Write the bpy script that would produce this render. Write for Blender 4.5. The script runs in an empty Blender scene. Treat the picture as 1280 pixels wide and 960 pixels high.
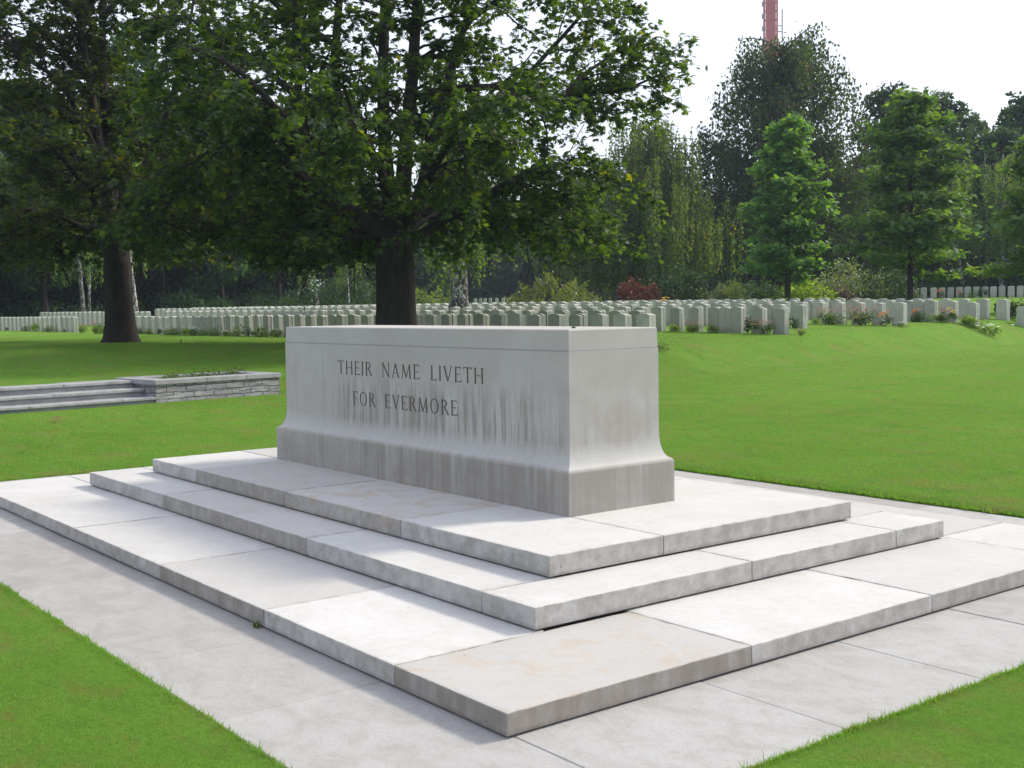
import bpy, bmesh, math, random
import numpy as np
from mathutils import Vector, Matrix

random.seed(7)
rng = np.random.default_rng(11)
scene = bpy.context.scene
COL = scene.collection
R = math.radians
PI = math.pi

# ------------------------------------------------------------------ camera
CAM = np.array([6.9855, -4.8157, 1.5326])
YAW, PITCH, ROLL, F = 2.48313, -0.0655, -0.01507, 1489.55
cy, sy, cp, sp = math.cos(YAW), math.sin(YAW), math.cos(PITCH), math.sin(PITCH)
FW = np.array([cy*cp, sy*cp, sp]); _r = np.array([sy, -cy, 0.0]); _u = np.cross(_r, FW)
RT = math.cos(ROLL)*_r + math.sin(ROLL)*_u
UP = -math.sin(ROLL)*_r + math.cos(ROLL)*_u


def P(px, py, d):
    """real point at depth d (metres) in the direction of a photo pixel"""
    return CAM + d*(FW + (px-640)/F*RT - (py-480)/F*UP)


cam_data = bpy.data.cameras.new('camera')
cam_data.sensor_width = 36; cam_data.lens = F/1280*36
cam_data.clip_start = 0.1; cam_data.clip_end = 5000
cam = bpy.data.objects.new('camera', cam_data); COL.objects.link(cam)
m = Matrix.Identity(4)
for i in range(3):
    m[i][0] = RT[i]; m[i][1] = UP[i]; m[i][2] = -FW[i]; m[i][3] = CAM[i]
cam.matrix_world = m
scene.camera = cam

# ------------------------------------------------------------------ sky, sun
SUN_AZ, SUN_EL = 77.0, 38.0            # math azimuth from +x, elevation
w = bpy.data.worlds.new('World'); scene.world = w; w.use_nodes = True
nt = w.node_tree; nt.nodes.clear()
out = nt.nodes.new('ShaderNodeOutputWorld'); bg = nt.nodes.new('ShaderNodeBackground')
sky = nt.nodes.new('ShaderNodeTexSky'); sky.sky_type = 'NISHITA'; sky.sun_disc = False
sky.sun_elevation = R(SUN_EL); sky.sun_rotation = R(90-SUN_AZ)
sky.air_density = 1.0; sky.dust_density = 4.0; sky.ozone_density = 1.0; sky.altitude = 30
hsv = nt.nodes.new('ShaderNodeHueSaturation'); hsv.inputs['Saturation'].default_value = 0.75
nt.links.new(sky.outputs[0], hsv.inputs['Color'])
mixc = nt.nodes.new('ShaderNodeMix'); mixc.data_type = 'RGBA'; mixc.inputs[0].default_value = 0.5
mixc.inputs[7].default_value = (11.8, 12.2, 13.6, 1)      # thin bright cloud over the whole sky
nt.links.new(hsv.outputs[0], mixc.inputs[6])
nt.links.new(mixc.outputs[2], bg.inputs['Color'])
bg.inputs['Strength'].default_value = 0.11
nt.links.new(bg.outputs[0], out.inputs['Surface'])

sd = bpy.data.lights.new('sun', 'SUN'); sd.energy = 3.4; sd.angle = R(9.0); sd.color = (1.0, 0.91, 0.74)
so = bpy.data.objects.new('sun', sd); COL.objects.link(so)
tosun = Vector((math.cos(R(SUN_AZ))*math.cos(R(SUN_EL)), math.sin(R(SUN_AZ))*math.cos(R(SUN_EL)), math.sin(R(SUN_EL))))
so.rotation_euler = tosun.to_track_quat('Z', 'Y').to_euler(); so.location = (0, 0, 60)

vs = scene.view_settings
vs.view_transform = 'Standard'; vs.look = 'None'; vs.gamma = 1; vs.use_curve_mapping = False
vs.exposure = 0.47
scene.cycles.max_bounces = 6; scene.cycles.diffuse_bounces = 3; scene.cycles.transmission_bounces = 4
scene.cycles.transparent_max_bounces = 8
scene.cycles.use_denoising = True
scene.cycles.use_adaptive_sampling = True


# ------------------------------------------------------------------ helpers
def link(o, parent=None):
    COL.objects.link(o)
    if parent is not None: o.parent = parent
    return o


def tag(o, label=None, cat=None, group=None, kind=None):
    if label: o['label'] = label
    if cat: o['category'] = cat
    if group: o['group'] = group
    if kind: o['kind'] = kind
    return o


def empty(name, loc=(0, 0, 0), rz=0, scale=1.0):
    o = bpy.data.objects.new(name, None); link(o)
    o.empty_display_size = 0.2
    o.location = loc; o.rotation_euler = (0, 0, rz); o.scale = (scale,)*3
    return o


def mesh_np(name, V, Fc, mat, parent=None, tone=None, smooth=False, link_it=True):
    """V (n,3); Fc (m,k) faces of k corners; tone (m,) per-face float"""
    V = np.asarray(V, np.float32); Fc = np.asarray(Fc, np.int32)
    me = bpy.data.meshes.new(name)
    me.vertices.add(len(V)); me.vertices.foreach_set('co', V.ravel())
    k = Fc.shape[1]; n = len(Fc)
    me.loops.add(n*k); me.loops.foreach_set('vertex_index', Fc.ravel())
    me.polygons.add(n)
    me.polygons.foreach_set('loop_start', np.arange(0, n*k, k, dtype=np.int32))
    me.polygons.foreach_set('loop_total', np.full(n, k, np.int32))
    if smooth: me.polygons.foreach_set('use_smooth', np.ones(n, bool))
    if tone is not None:
        a = me.attributes.new('tone', 'FLOAT', 'FACE'); a.data.foreach_set('value', np.asarray(tone, np.float32))
    me.update(calc_edges=True); me.validate()
    me.materials.append(mat)
    if not link_it: return me
    o = bpy.data.objects.new(name, me); link(o, parent)
    return o


def bm_obj(name, bm, mat, parent=None, smooth=False):
    me = bpy.data.meshes.new(name)
    bmesh.ops.recalc_face_normals(bm, faces=bm.faces)
    bm.to_mesh(me); bm.free()
    for p in me.polygons: p.use_smooth = smooth
    me.materials.append(mat)
    o = bpy.data.objects.new(name, me); link(o, parent)
    return o


def add_box(bm, x0, x1, y0, y1, z0, z1, bevel=0.0, seg=1):
    vs_ = [bm.verts.new((x, y, z)) for z in (z0, z1) for (x, y) in ((x0, y0), (x1, y0), (x1, y1), (x0, y1))]
    fs = [bm.faces.new([vs_[i] for i in q]) for q in ((0, 3, 2, 1), (4, 5, 6, 7), (0, 1, 5, 4), (1, 2, 6, 5), (2, 3, 7, 6), (3, 0, 4, 7))]
    if bevel > 0:
        ed = list({e for f in fs for e in f.edges})
        bmesh.ops.bevel(bm, geom=ed, offset=bevel, segments=seg, affect='EDGES', profile=0.6)


def instance(src, loc, rz=0, scale=None):
    """copy of a thing with copies of its parts"""
    c = src.copy(); link(c)
    c.location = loc; c.rotation_euler = (0, 0, rz)
    if scale is not None: c.scale = scale if hasattr(scale, '__len__') else (scale,)*3
    for ch in src.children:
        d = ch.copy(); link(d, c)
        d.matrix_parent_inverse = ch.matrix_parent_inverse.copy()
        for g in ch.children:
            e = g.copy(); link(e, d)
    return c


def tubes(polys, sides=6):
    """polys: list of (pts(n,3), radii(n)) -> V, F quads"""
    Vs, Fs = [], []; off = 0
    for pts, rad in polys:
        pts = np.asarray(pts, float); rad = np.asarray(rad, float); n = len(pts)
        t = np.gradient(pts, axis=0); t /= (np.linalg.norm(t, axis=1)[:, None]+1e-9)
        ref = np.array([0.31, 0.95, 0.02]) if abs(t[:, 1]).mean() < .8 else np.array([1.0, 0.1, 0])
        a = np.cross(t, ref); a /= (np.linalg.norm(a, axis=1)[:, None]+1e-9); b = np.cross(t, a)
        s = sides if rad.max() > .05 else max(3, sides-3)
        ang = np.arange(s)*2*PI/s
        ring = pts[:, None, :] + rad[:, None, None]*(np.cos(ang)[None, :, None]*a[:, None, :]+np.sin(ang)[None, :, None]*b[:, None, :])
        Vs.append(ring.reshape(-1, 3))
        i = np.arange(n-1)[:, None]*s; j = np.arange(s)[None, :]; j2 = (j+1) % s
        q = np.stack([i+j, i+j2, i+s+j2, i+s+j], -1).reshape(-1, 4)+off
        Fs.append(q); off += n*s
    return np.concatenate(Vs), np.concatenate(Fs)


def unit(v):
    v = np.asarray(v, float); return v/(np.linalg.norm(v, axis=-1, keepdims=True)+1e-9)


# ------------------------------------------------------------------ materials
class NM:
    def __init__(s, name):
        s.mat = bpy.data.materials.new(name); s.mat.use_nodes = True
        s.t = s.mat.node_tree; s.t.nodes.clear()
        s.o = s.t.nodes.new('ShaderNodeOutputMaterial')
        s.b = s.t.nodes.new('ShaderNodeBsdfPrincipled')
        s.b.inputs['Roughness'].default_value = .85
        s.b.inputs['Specular IOR Level'].default_value = .25
        s.t.links.new(s.b.outputs[0], s.o.inputs['Surface'])

    def n(s, typ, **kw):
        nd = s.t.nodes.new(typ)
        for k, v in kw.items():
            if hasattr(nd, k): setattr(nd, k, v)
        return nd

    def l(s, a, b): s.t.links.new(a, b)

    def coord(s, which='Object', scale=None):
        tc = s.n('ShaderNodeTexCoord'); o_ = tc.outputs[which]
        if scale:
            mp = s.n('ShaderNodeMapping'); mp.inputs['Scale'].default_value = scale; s.l(o_, mp.inputs[0]); o_ = mp.outputs[0]
        return o_

    def noise(s, co, sc, det=4, rough=.6, dist=0):
        nd = s.n('ShaderNodeTexNoise'); nd.inputs['Scale'].default_value = sc; nd.inputs['Detail'].default_value = det
        nd.inputs['Roughness'].default_value = rough; nd.inputs['Distortion'].default_value = dist
        s.l(co, nd.inputs['Vector']); return nd.outputs['Fac']

    def ramp(s, f, stops):
        nd = s.n('ShaderNodeValToRGB'); cr = nd.color_ramp
        while len(cr.elements) < len(stops): cr.elements.new(.5)
        for e, (p_, c) in zip(cr.elements, stops):
            e.position = p_; e.color = (c[0], c[1], c[2], 1) if hasattr(c, '__len__') else (c, c, c, 1)
        s.l(f, nd.inputs[0]); return nd.outputs[0]

    def mix(s, fac, a, b, mode='MIX'):
        nd = s.n('ShaderNodeMix'); nd.data_type = 'RGBA'; nd.blend_type = mode
        for sock, v in ((nd.inputs[0], fac), (nd.inputs[6], a), (nd.inputs[7], b)):
            if hasattr(v, 'is_output'): s.l(v, sock)
            elif hasattr(v, '__len__'): sock.default_value = (v[0], v[1], v[2], 1)
            else: sock.default_value = v
        return nd.outputs[2]

    def math(s, op, a, b=0.0, c=None, clamp=False):
        nd = s.n('ShaderNodeMath'); nd.operation = op; nd.use_clamp = clamp
        for i, v in enumerate((a, b) if c is None else (a, b, c)):
            if hasattr(v, 'is_output'): s.l(v, nd.inputs[i])
            else: nd.inputs[i].default_value = v
        return nd.outputs[0]

    def bump(s, h, strength=.3, dist=.01):
        nd = s.n('ShaderNodeBump'); nd.inputs['Strength'].default_value = strength; nd.inputs['Distance'].default_value = dist
        s.l(h, nd.inputs['Height']); s.l(nd.outputs[0], s.b.inputs['Normal'])

    def sep(s, co):
        nd = s.n('ShaderNodeSeparateXYZ'); s.l(co, nd.inputs[0]); return nd.outputs

    def attr(s, name):
        nd = s.n('ShaderNodeAttribute'); nd.attribute_name = name; return nd.outputs['Fac']

    def color(s, c):
        if hasattr(c, 'is_output'): s.l(c, s.b.inputs['Base Color'])
        else: s.b.inputs['Base Color'].default_value = (*c, 1)


def leaf_mat(name, dark, light, trans=.45, yellow=None, gloss=.35):
    """leaf: diffuse + translucent, tone per leaf"""
    s = NM(name)
    t_ = s.attr('tone')
    oi = s.n('ShaderNodeObjectInfo')
    c = s.mix(t_, dark, light)
    if yellow:
        f = s.ramp(t_, [(.985, 0), (.99, 1)])
        c = s.mix(f, c, yellow)
    hs = s.n('ShaderNodeHueSaturation')
    s.l(s.math('MULTIPLY_ADD', oi.outputs['Random'], .5, .75), hs.inputs['Value'])
    s.l(s.math('MULTIPLY_ADD', oi.outputs['Random'], .03, .485), hs.inputs['Hue'])
    s.l(c, hs.inputs['Color']); c = hs.outputs[0]
    s.color(c); s.b.inputs['Roughness'].default_value = .5; s.b.inputs['Specular IOR Level'].default_value = gloss
    tr = s.n('ShaderNodeBsdfTranslucent')
    c2 = s.mix(1.0, c, (3.0, 2.8, .45), 'MULTIPLY'); s.l(c2, tr.inputs['Color'])
    mx = s.n('ShaderNodeMixShader'); mx.inputs[0].default_value = trans
    s.l(s.b.outputs[0], mx.inputs[1]); s.l(tr.outputs[0], mx.inputs[2]); s.l(mx.outputs[0], s.o.inputs['Surface'])
    return s.mat


def bark_mat(name, a, b, sc=6):
    s = NM(name); co = s.coord('Object', (sc, sc, sc*.18))
    n_ = s.noise(co, 2.2, 6, .7, .4)
    s.color(s.ramp(n_, [(.3, a), (.7, b)])); s.bump(n_, .7, .03); s.b.inputs['Roughness'].default_value = .95
    return s.mat


def birch_mat():
    s = NM('birch_bark'); co = s.coord('Object', (6.0, 6.0, 2.4))
    n_ = s.noise(co, 1.6, 5, .75, .8)
    co2 = s.coord('Object', (2, 2, 14)); n2 = s.noise(co2, 1.5, 3, .6)
    c = s.ramp(n_, [(.42, (.50, .50, .51)), (.50, (.04, .036, .036))])
    c = s.mix(s.ramp(n2, [(.62, 0), (.66, 1)]), c, (.07, .065, .06))
    s.color(c); return s.mat


def grass_mat(name, blade=False):
    s = NM(name)
    co = s.coord('Generated') if False else None
    g = s.n('ShaderNodeNewGeometry'); pos = g.outputs['Position']
    big = s.noise(pos, .22, 3, .5); mid = s.noise(pos, 1.6, 4, .65, .3); fine = s.noise(pos, 38, 5, .8); vf = s.noise(pos, 120, 3, .8)
    c = s.ramp(big, [(.3, (.128, .290, .032)), (.7, (.180, .370, .048))])
    c = s.mix(s.math('MULTIPLY', s.ramp(mid, [(.42, 0), (.72, 1)]), .5), c, (.225, .39, .062))
    c = s.mix(s.ramp(fine, [(.36, .42), (.58, 0)]), c, (.06, .15, .016))
    mp = s.n('ShaderNodeMapping'); mp.inputs['Location'].default_value = (3.1, 7.7, 0); mp.inputs['Scale'].default_value = (.8, 1.3, 1); s.l(pos, mp.inputs[0])
    dry = s.noise(mp.outputs[0], 1.15, 6, .72, .2)
    dryf = s.math('MULTIPLY', s.ramp(dry, [(.51, 0), (.66, .85)]), s.ramp(fine, [(.35, .25), (.6, .9)]))
    c = s.mix(dryf, c, (.27, .235, .085))
    dry2 = s.noise(mp.outputs[0], 4.2, 5, .75, .4)
    c = s.mix(s.ramp(dry2, [(.52, 0), (.66, .55)]), c, (.23, .22, .06))
    # occasional bare dark spots
    dk = s.noise(mp.outputs[0], 4.5, 3, .6)
    c = s.mix(s.ramp(dk, [(.72, 0), (.78, .55)]), c, (.05, .06, .018))
    dkp = s.noise(mp.outputs[0], 2.3, 5, .7, .5)
    c = s.mix(s.ramp(dkp, [(.34, .4), (.46, 0)]), c, (.085, .20, .028))
    if blade:
        t_ = s.attr('tone')
        c = s.mix(s.math('MULTIPLY', t_, .35), c, (.215, .37, .058))
        s.b.inputs['Roughness'].default_value = .6
        s.color(c)
        tr = s.n('ShaderNodeBsdfTranslucent'); s.l(s.mix(1.0, c, (1.35, 1.4, .6), 'MULTIPLY'), tr.inputs['Color'])
        mx = s.n('ShaderNodeMixShader'); mx.inputs[0].default_value = .4
        s.l(s.b.outputs[0], mx.inputs[1]); s.l(tr.outputs[0], mx.inputs[2]); s.l(mx.outputs[0], s.o.inputs['Surface'])
        return s.mat
    c = s.mix(s.ramp(vf, [(.3, .35), (.6, 0)]), c, (.025, .06, .008))
    s.color(c); s.b.inputs['Specular IOR Level'].default_value = .1; s.b.inputs['Roughness'].default_value = 1
    h = s.math('ADD', fine, vf); s.bump(h, 1.0, .03)
    return s.mat


def slab_mat():
    """pale weathered limestone; object colour R = overall tone, G = soot on the riser, B = tan"""
    s = NM('step_limestone')
    g = s.n('ShaderNodeNewGeometry'); pos = g.outputs['Position']
    oi = s.n('ShaderNodeObjectInfo'); sc_ = s.n('ShaderNodeSeparateColor'); s.l(oi.outputs['Color'], sc_.inputs[0])
    n1 = s.noise(pos, 1.7, 5, .6, .3); n2 = s.noise(pos, 26, 6, .75); n3 = s.noise(pos, 6, 5, .7, .5)
    c = s.mix(sc_.outputs[0], (.31, .305, .30), (.52, .52, .52))
    c = s.mix(s.ramp(n1, [(.35, .28), (.65, 0)]), c, (.33, .32, .305))
    c = s.mix(s.ramp(n3, [(.54, 0), (.74, .30)]), c, (.36, .34, .305))
    c = s.mix(s.math('MULTIPLY', s.ramp(n3, [(.48, 0), (.66, .6)]), sc_.outputs[2]), c, (.40, .30, .19))
    c = s.mix(s.ramp(n2, [(.32, .22), (.48, 0)]), c, (.30, .29, .28))
    c = s.mix(s.ramp(s.noise(pos, 90, 3, .8), [(.31, .4), (.39, 0)]), c, (.26, .25, .24))
    c = s.mix(s.ramp(s.noise(pos, 3.1, 7, .78, 1.2), [(.50, 0), (.53, .16), (.56, 0)]), c, (.28, .265, .24))
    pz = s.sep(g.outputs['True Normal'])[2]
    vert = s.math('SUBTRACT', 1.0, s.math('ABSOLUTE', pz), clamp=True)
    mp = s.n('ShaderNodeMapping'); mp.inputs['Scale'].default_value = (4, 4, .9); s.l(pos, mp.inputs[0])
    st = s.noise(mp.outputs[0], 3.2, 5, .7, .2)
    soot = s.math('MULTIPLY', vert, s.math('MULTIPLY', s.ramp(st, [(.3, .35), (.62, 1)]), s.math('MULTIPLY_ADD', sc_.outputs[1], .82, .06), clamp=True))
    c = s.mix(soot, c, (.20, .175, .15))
    # black spots of dirt and lichen
    # dirt gathers along the foot of each riser and in the joints
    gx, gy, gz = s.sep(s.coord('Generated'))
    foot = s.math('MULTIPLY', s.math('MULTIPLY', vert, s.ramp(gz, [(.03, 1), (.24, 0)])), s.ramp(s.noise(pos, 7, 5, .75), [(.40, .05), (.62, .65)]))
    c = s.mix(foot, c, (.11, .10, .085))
    ex = s.math('MINIMUM', s.math('MINIMUM', gx, s.math('SUBTRACT', 1.0, gx)), s.math('MINIMUM', gy, s.math('SUBTRACT', 1.0, gy)))
    c = s.mix(s.math('MULTIPLY', s.ramp(ex, [(.0, .8), (.022, 0)]), s.ramp(s.noise(pos, 9, 4, .7), [(.4, 0), (.65, .7)])), c, (.20, .185, .165))
    v = s.n('ShaderNodeTexVoronoi'); v.inputs['Scale'].default_value = 5.0; s.l(pos, v.inputs['Vector'])
    c = s.mix(s.ramp(v.outputs['Distance'], [(.018, .75), (.035, 0)]), c, (.09, .08, .07))
    s.color(c); s.b.inputs['Roughness'].default_value = .8
    s.bump(s.math('ADD', n2, s.noise(pos, 140, 3, .8)), .25, .004)
    return s.mat


def pave_mat():
    s = NM('paving_stone')
    g = s.n('ShaderNodeNewGeometry'); pos = g.outputs['Position']; t_ = s.attr('tone')
    mp = s.n('ShaderNodeMapping'); mp.inputs['Scale'].default_value = (1.8, 2.9, 1); mp.inputs['Rotation'].default_value = (0, 0, 1.0); s.l(pos, mp.inputs[0])
    n1 = s.noise(mp.outputs[0], 2.0, 6, .7, .6); n2 = s.noise(pos, 60, 5, .8); n3 = s.noise(pos, 9, 5, .7, .3)
    c = s.mix(t_, (.285, .275, .27), (.36, .36, .36))
    c = s.mix(s.ramp(n1, [(.46, 0), (.66, .28)]), c, (.42, .42, .42))
    c = s.mix(s.ramp(n1, [(.33, .40), (.50, 0)]), c, (.24, .225, .205))
    c = s.mix(s.ramp(n3, [(.32, .4), (.5, 0)]), c, (.27, .255, .235))
    c = s.mix(s.ramp(n2, [(.33, .35), (.47, 0)]), c, (.20, .19, .18))
    s.color(c); s.b.inputs['Roughness'].default_value = .9
    s.bump(s.math('ADD', n2, n3), .5, .006)
    return s.mat


def altar_mat():
    s = NM('altar_limestone')
    co = s.coord('Object'); x, y, z = s.sep(co)
    mp = s.n('ShaderNodeMapping'); mp.inputs['Scale'].default_value = (13, 13, .55); s.l(co, mp.inputs[0])
    streak0 = s.noise(mp.outputs[0], 1.4, 5, .65, .1); patch = s.noise(co, .9, 3, .6)
    streak = s.math('MULTIPLY_ADD', s.math('SUBTRACT', patch, .5), .55, streak0)
    mp2 = s.n('ShaderNodeMapping'); mp2.inputs['Scale'].default_value = (24, 24, 1.3); mp2.inputs['Location'].default_value = (4, 2, 1); s.l(co, mp2.inputs[0])
    fines = s.noise(mp2.outputs[0], 1.3, 3, .6)
    n1 = s.noise(co, 1.4, 5, .6, .3); n2 = s.noise(co, 40, 6, .8)
    c = s.ramp(n1, [(.3, (.345, .335, .32)), (.7, (.415, .41, .40))])
    # run-off stains: strong on the long body, weaker near the top edge
    zr = s.ramp(z, [(.23, .35), (.31, .35), (.42, 1), (.62, .75), (.88, .10), (.97, .0)])
    endf = s.ramp(s.math('MULTIPLY_ADD', x, .25, .5), [(.925, 1), (.94, .45)])
    sf = s.math('MULTIPLY', s.math('MULTIPLY', s.ramp(streak, [(.50, 0), (.70, .66)]), zr), endf)
    c = s.mix(sf, c, (.215, .195, .175))
    # under the lettering the runs are closer together
    xm = s.math('MULTIPLY', s.ramp(s.math('MULTIPLY_ADD', x, .25, .5), [(.23, 0), (.30, 1), (.86, 1), (.92, 0)]), s.ramp(z, [(.34, .4), (.42, 1), (.62, .8), (.74, 0)]))
    c = s.mix(s.math('MULTIPLY', s.ramp(fines, [(.48, 0), (.60, .66)]), xm), c, (.205, .185, .165))
    xw = s.math('MULTIPLY', s.ramp(fines, [(.36, .6), (.44, 0)]), xm)
    c = s.mix(xw, c, (.45, .45, .46))
    # broad brown clouds of dirt
    n5 = s.noise(co, 2.6, 6, .7, .6)
    c = s.mix(s.math('MULTIPLY', s.ramp(n5, [(.48, 0), (.66, .45)]), s.ramp(z, [(.28, .9), (.5, 1), (.9, .35), (1.06, .1)])), c, (.27, .245, .215))
    # dirt on the plinth
    pl = s.math('MULTIPLY', s.ramp(z, [(.0, .75), (.17, .55), (.262, .25), (.275, 0)]), s.ramp(n1, [(.3, .5), (.62, 1)]))
    c = s.mix(s.math('MULTIPLY', pl, s.ramp(s.noise(co, 5, 6, .75, .4), [(.36, .35), (.6, 1)])), c, (.235, .215, .195))
    c = s.mix(s.math('MULTIPLY', s.ramp(streak, [(.46, 0), (.6, .55)]), s.ramp(z, [(.0, .7), (.24, 1), (.27, 0)])), c, (.215, .195, .175))
    # paler band by height over the sloping cove
    c = s.mix(s.ramp(z, [(.262, 0), (.272, .55), (.33, .45), (.40, 0)]), c, (.45, .455, .465))
    # hairline bed joint below the cap
    jd = s.math('ABSOLUTE', s.math('SUBTRACT', z, .948))
    c = s.mix(s.ramp(jd, [(.0015, .85), (.0045, 0)]), c, (.13, .14, .18))
    jv = s.math('ABSOLUTE', s.math('SUBTRACT', x, -1.13))
    c = s.mix(s.ramp(jv, [(.001, .35), (.004, 0)]), c, (.22, .21, .22))
    v = s.n('ShaderNodeTexVoronoi'); v.inputs['Scale'].default_value = 4.0; s.l(co, v.inputs['Vector'])
    c = s.mix(s.ramp(v.outputs['Distance'], [(.02, .5), (.05, 0)]), c, (.22, .2, .18))
    c = s.mix(s.ramp(n2, [(.3, .2), (.5, 0)]), c, (.3, .29, .28))
    s.color(c); s.b.inputs['Roughness'].default_value = .85
    s.bump(s.math('ADD', n2, s.noise(co, 160, 2, .8)), .2, .003)
    return s.mat


def plain(name, c, rough=.8, var=.25, sc=8, spec=.25):
    s = NM(name); co = s.coord('Object'); n_ = s.noise(co, sc, 5, .7)
    a = tuple(v*(1-var) for v in c); b = tuple(min(1, v*(1+var)) for v in c)
    s.color(s.ramp(n_, [(.3, a), (.7, b)])); s.b.inputs['Roughness'].default_value = rough
    s.b.inputs['Specular IOR Level'].default_value = spec
    return s.mat


def headstone_mat():
    s = NM('portland_headstone')
    oi = s.n('ShaderNodeObjectInfo'); g = s.n('ShaderNodeNewGeometry')
    x, y, z = s.sep(s.coord('Object'))
    n_ = s.noise(g.outputs['Position'], 4.5, 5, .7)
    c = s.mix(oi.outputs['Random'], (.34, .35, .325), (.48, .48, .445))
    c = s.mix(s.ramp(n_, [(.45, 0), (.7, .6)]), c, (.25, .28, .235))
    c = s.mix(s.ramp(z, [(.0, .6), (.22, 0)]), c, (.24, .26, .19))
    s.color(c); s.b.inputs['Roughness'].default_value = .9
    return s.mat


def wall_mat():
    """rough squared rubble in two-and-a-bit courses"""
    s = NM('planter_rubble')
    g = s.n('ShaderNodeNewGeometry'); co = s.coord('Object')
    x, y, z = s.sep(co)
    cmb = s.n('ShaderNodeCombineXYZ'); wob = s.noise(co, 3.5, 4, .7); s.l(s.math('MULTIPLY_ADD', wob, .10, s.math('ADD', x, y)), cmb.inputs[0]); s.l(s.math('MULTIPLY_ADD', wob, .09, z), cmb.inputs[1])
    br = s.n('ShaderNodeTexBrick'); s.l(cmb.outputs[0], br.inputs['Vector'])
    br.inputs['Scale'].default_value = 1; br.inputs['Brick Width'].default_value = .38; br.offset = .37; br.inputs['Row Height'].default_value = .105
    br.inputs['Mortar Size'].default_value = .007; br.inputs['Mortar Smooth'].default_value = .3
    br.inputs['Color1'].default_value = (.30, .305, .32, 1); br.inputs['Color2'].default_value = (.20, .20, .215, 1); br.inputs['Mortar'].default_value = (.05, .05, .055, 1)
    n_ = s.noise(co, 14, 5, .75, .5); n3 = s.noise(co, 4, 4, .7)
    c = s.mix(s.ramp(n_, [(.3, .6), (.5, 0)]), br.outputs['Color'], (.13, .13, .14))
    c = s.mix(s.ramp(n3, [(.55, 0), (.7, .5)]), c, (.42, .42, .42))
    s.color(c)
    s.bump(s.math('MULTIPLY_ADD', br.outputs['Fac'], -1.5, n_), 1.0, .03)
    return s.mat


M_GRASS = grass_mat('lawn_turf'); M_BLADE = grass_mat('grass_blades', True)
M_SLAB = slab_mat(); M_PAVE = pave_mat(); M_ALTAR = altar_mat(); M_HEAD = headstone_mat()
M_MORTAR = plain('dark_mortar', (.075, .07, .065)); M_SOIL = plain('bed_soil', (.05, .038, .027), 1, .4, 20)
M_GREYST = plain('grey_step_stone', (.27, .275, .285), .9, .25, 5); M_WALL = wall_mat()
M_BARK = bark_mat('chestnut_bark', (.012, .010, .010), (.042, .036, .034)); M_BARK2 = bark_mat('wood_bark', (.02, .017, .018), (.055, .045, .042), 3)
M_BIRCH = birch_mat()
M_CUT = plain('letter_shadow_dirt', (.17, .155, .145), .95, .3, 60)  # shadow of the cut letters put into the colour, together with dirt
L_CHEST = leaf_mat('chestnut_leaf', (.016, .038, .020), (.062, .100, .026), .56, (.10, .11, .02))
L_WOOD = leaf_mat('wood_leaf', (.015, .040, .026), (.040, .078, .040), .30, gloss=.12)
L_YOUNG = leaf_mat('young_maple_leaf', (.045, .105, .048), (.095, .18, .065), .45, (.13, .14, .03), gloss=.2)
L_BIRCH = leaf_mat('birch_leaf', (.048, .090, .045), (.11, .16, .060), .45, (.20, .20, .05), gloss=.12)
L_BEECH = leaf_mat('beech_leaf', (.018, .048, .028), (.060, .098, .042), .35, (.10, .085, .03), gloss=.12)
L_SHRUB = leaf_mat('shrub_leaf', (.06, .095, .035), (.15, .19, .08), .35)
L_DKSH = leaf_mat('dark_shrub_leaf', (.016, .040, .026), (.036, .072, .038), .3, gloss=.15)
L_BLUE = leaf_mat('grey_green_leaf', (.07, .10, .07), (.14, .18, .12), .3)
L_LIME = leaf_mat('lime_leaf', (.07, .14, .02), (.17, .25, .03), .45)
L_RED = leaf_mat('red_maple_leaf', (.045, .014, .018), (.12, .030, .03), .25)
L_PURP = leaf_mat('purple_leaf', (.025, .016, .022), (.065, .035, .045), .25)
L_PLANT = leaf_mat('bed_plant_leaf', (.035, .075, .022), (.10, .16, .04), .35)
PETALS = {k: plain('petal_'+k, c, .6, .15, 30) for k, c in dict(orange=(.75, .25, .02), yellow=(.8, .55, .03), pink=(.6, .18, .25), white=(.75, .74, .68), crimson=(.35, .02, .05), rust=(.38, .17, .11)).items()}


# ------------------------------------------------------------------ terrain
def sm(t):
    t = np.clip(t, 0, 1); return t*t*(3-2*t)


TOE_Y = np.array([-60, 2.6, 5.2, 9, 14.5, 17, 25, 36, 60, 120])
TOE_X = np.array([-12.6+.14*62.6, -12.6, -12.97, -12.1, -10.6, -11.2, -12.4, -14.6, -20, -34.0])


def height(x, y):
    x = np.asarray(x, float); y = np.asarray(y, float)
    toe = np.interp(y, TOE_Y, TOE_X); wd = np.interp(y, [5.5, 13], [.85, 2.3])
    s_ = (toe-x)/wd
    q = .0013*np.clip(y-14.5, 0, None)*np.clip(-x-12, 0, None)
    lip = .36+.19*np.clip(sm((y-8)/6)+sm((-x-14)/14), 0, 1)
    z = lip*sm(s_) + .42*(1-np.exp(-q/.25))*sm(s_) + .62*sm((y-44)/24)*sm((toe-x-3)/8)
    z = z + .55*sm((-x-62)/25)*sm((20-y)/10)*.2
    und = .012*np.sin(x*.9+y*.5)*np.sin(y*.7-x*.3) + .02*np.sin(x*.21+1)*np.sin(y*.17)
    near = sm((np.hypot(np.maximum(np.abs(x)-4.4, 0), np.maximum(np.abs(y)-3.05, 0)))/3)
    z = z + und*near*(1 if True else 0)*.6
    return z


def hz(x, y): return float(height(x, y))


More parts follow.
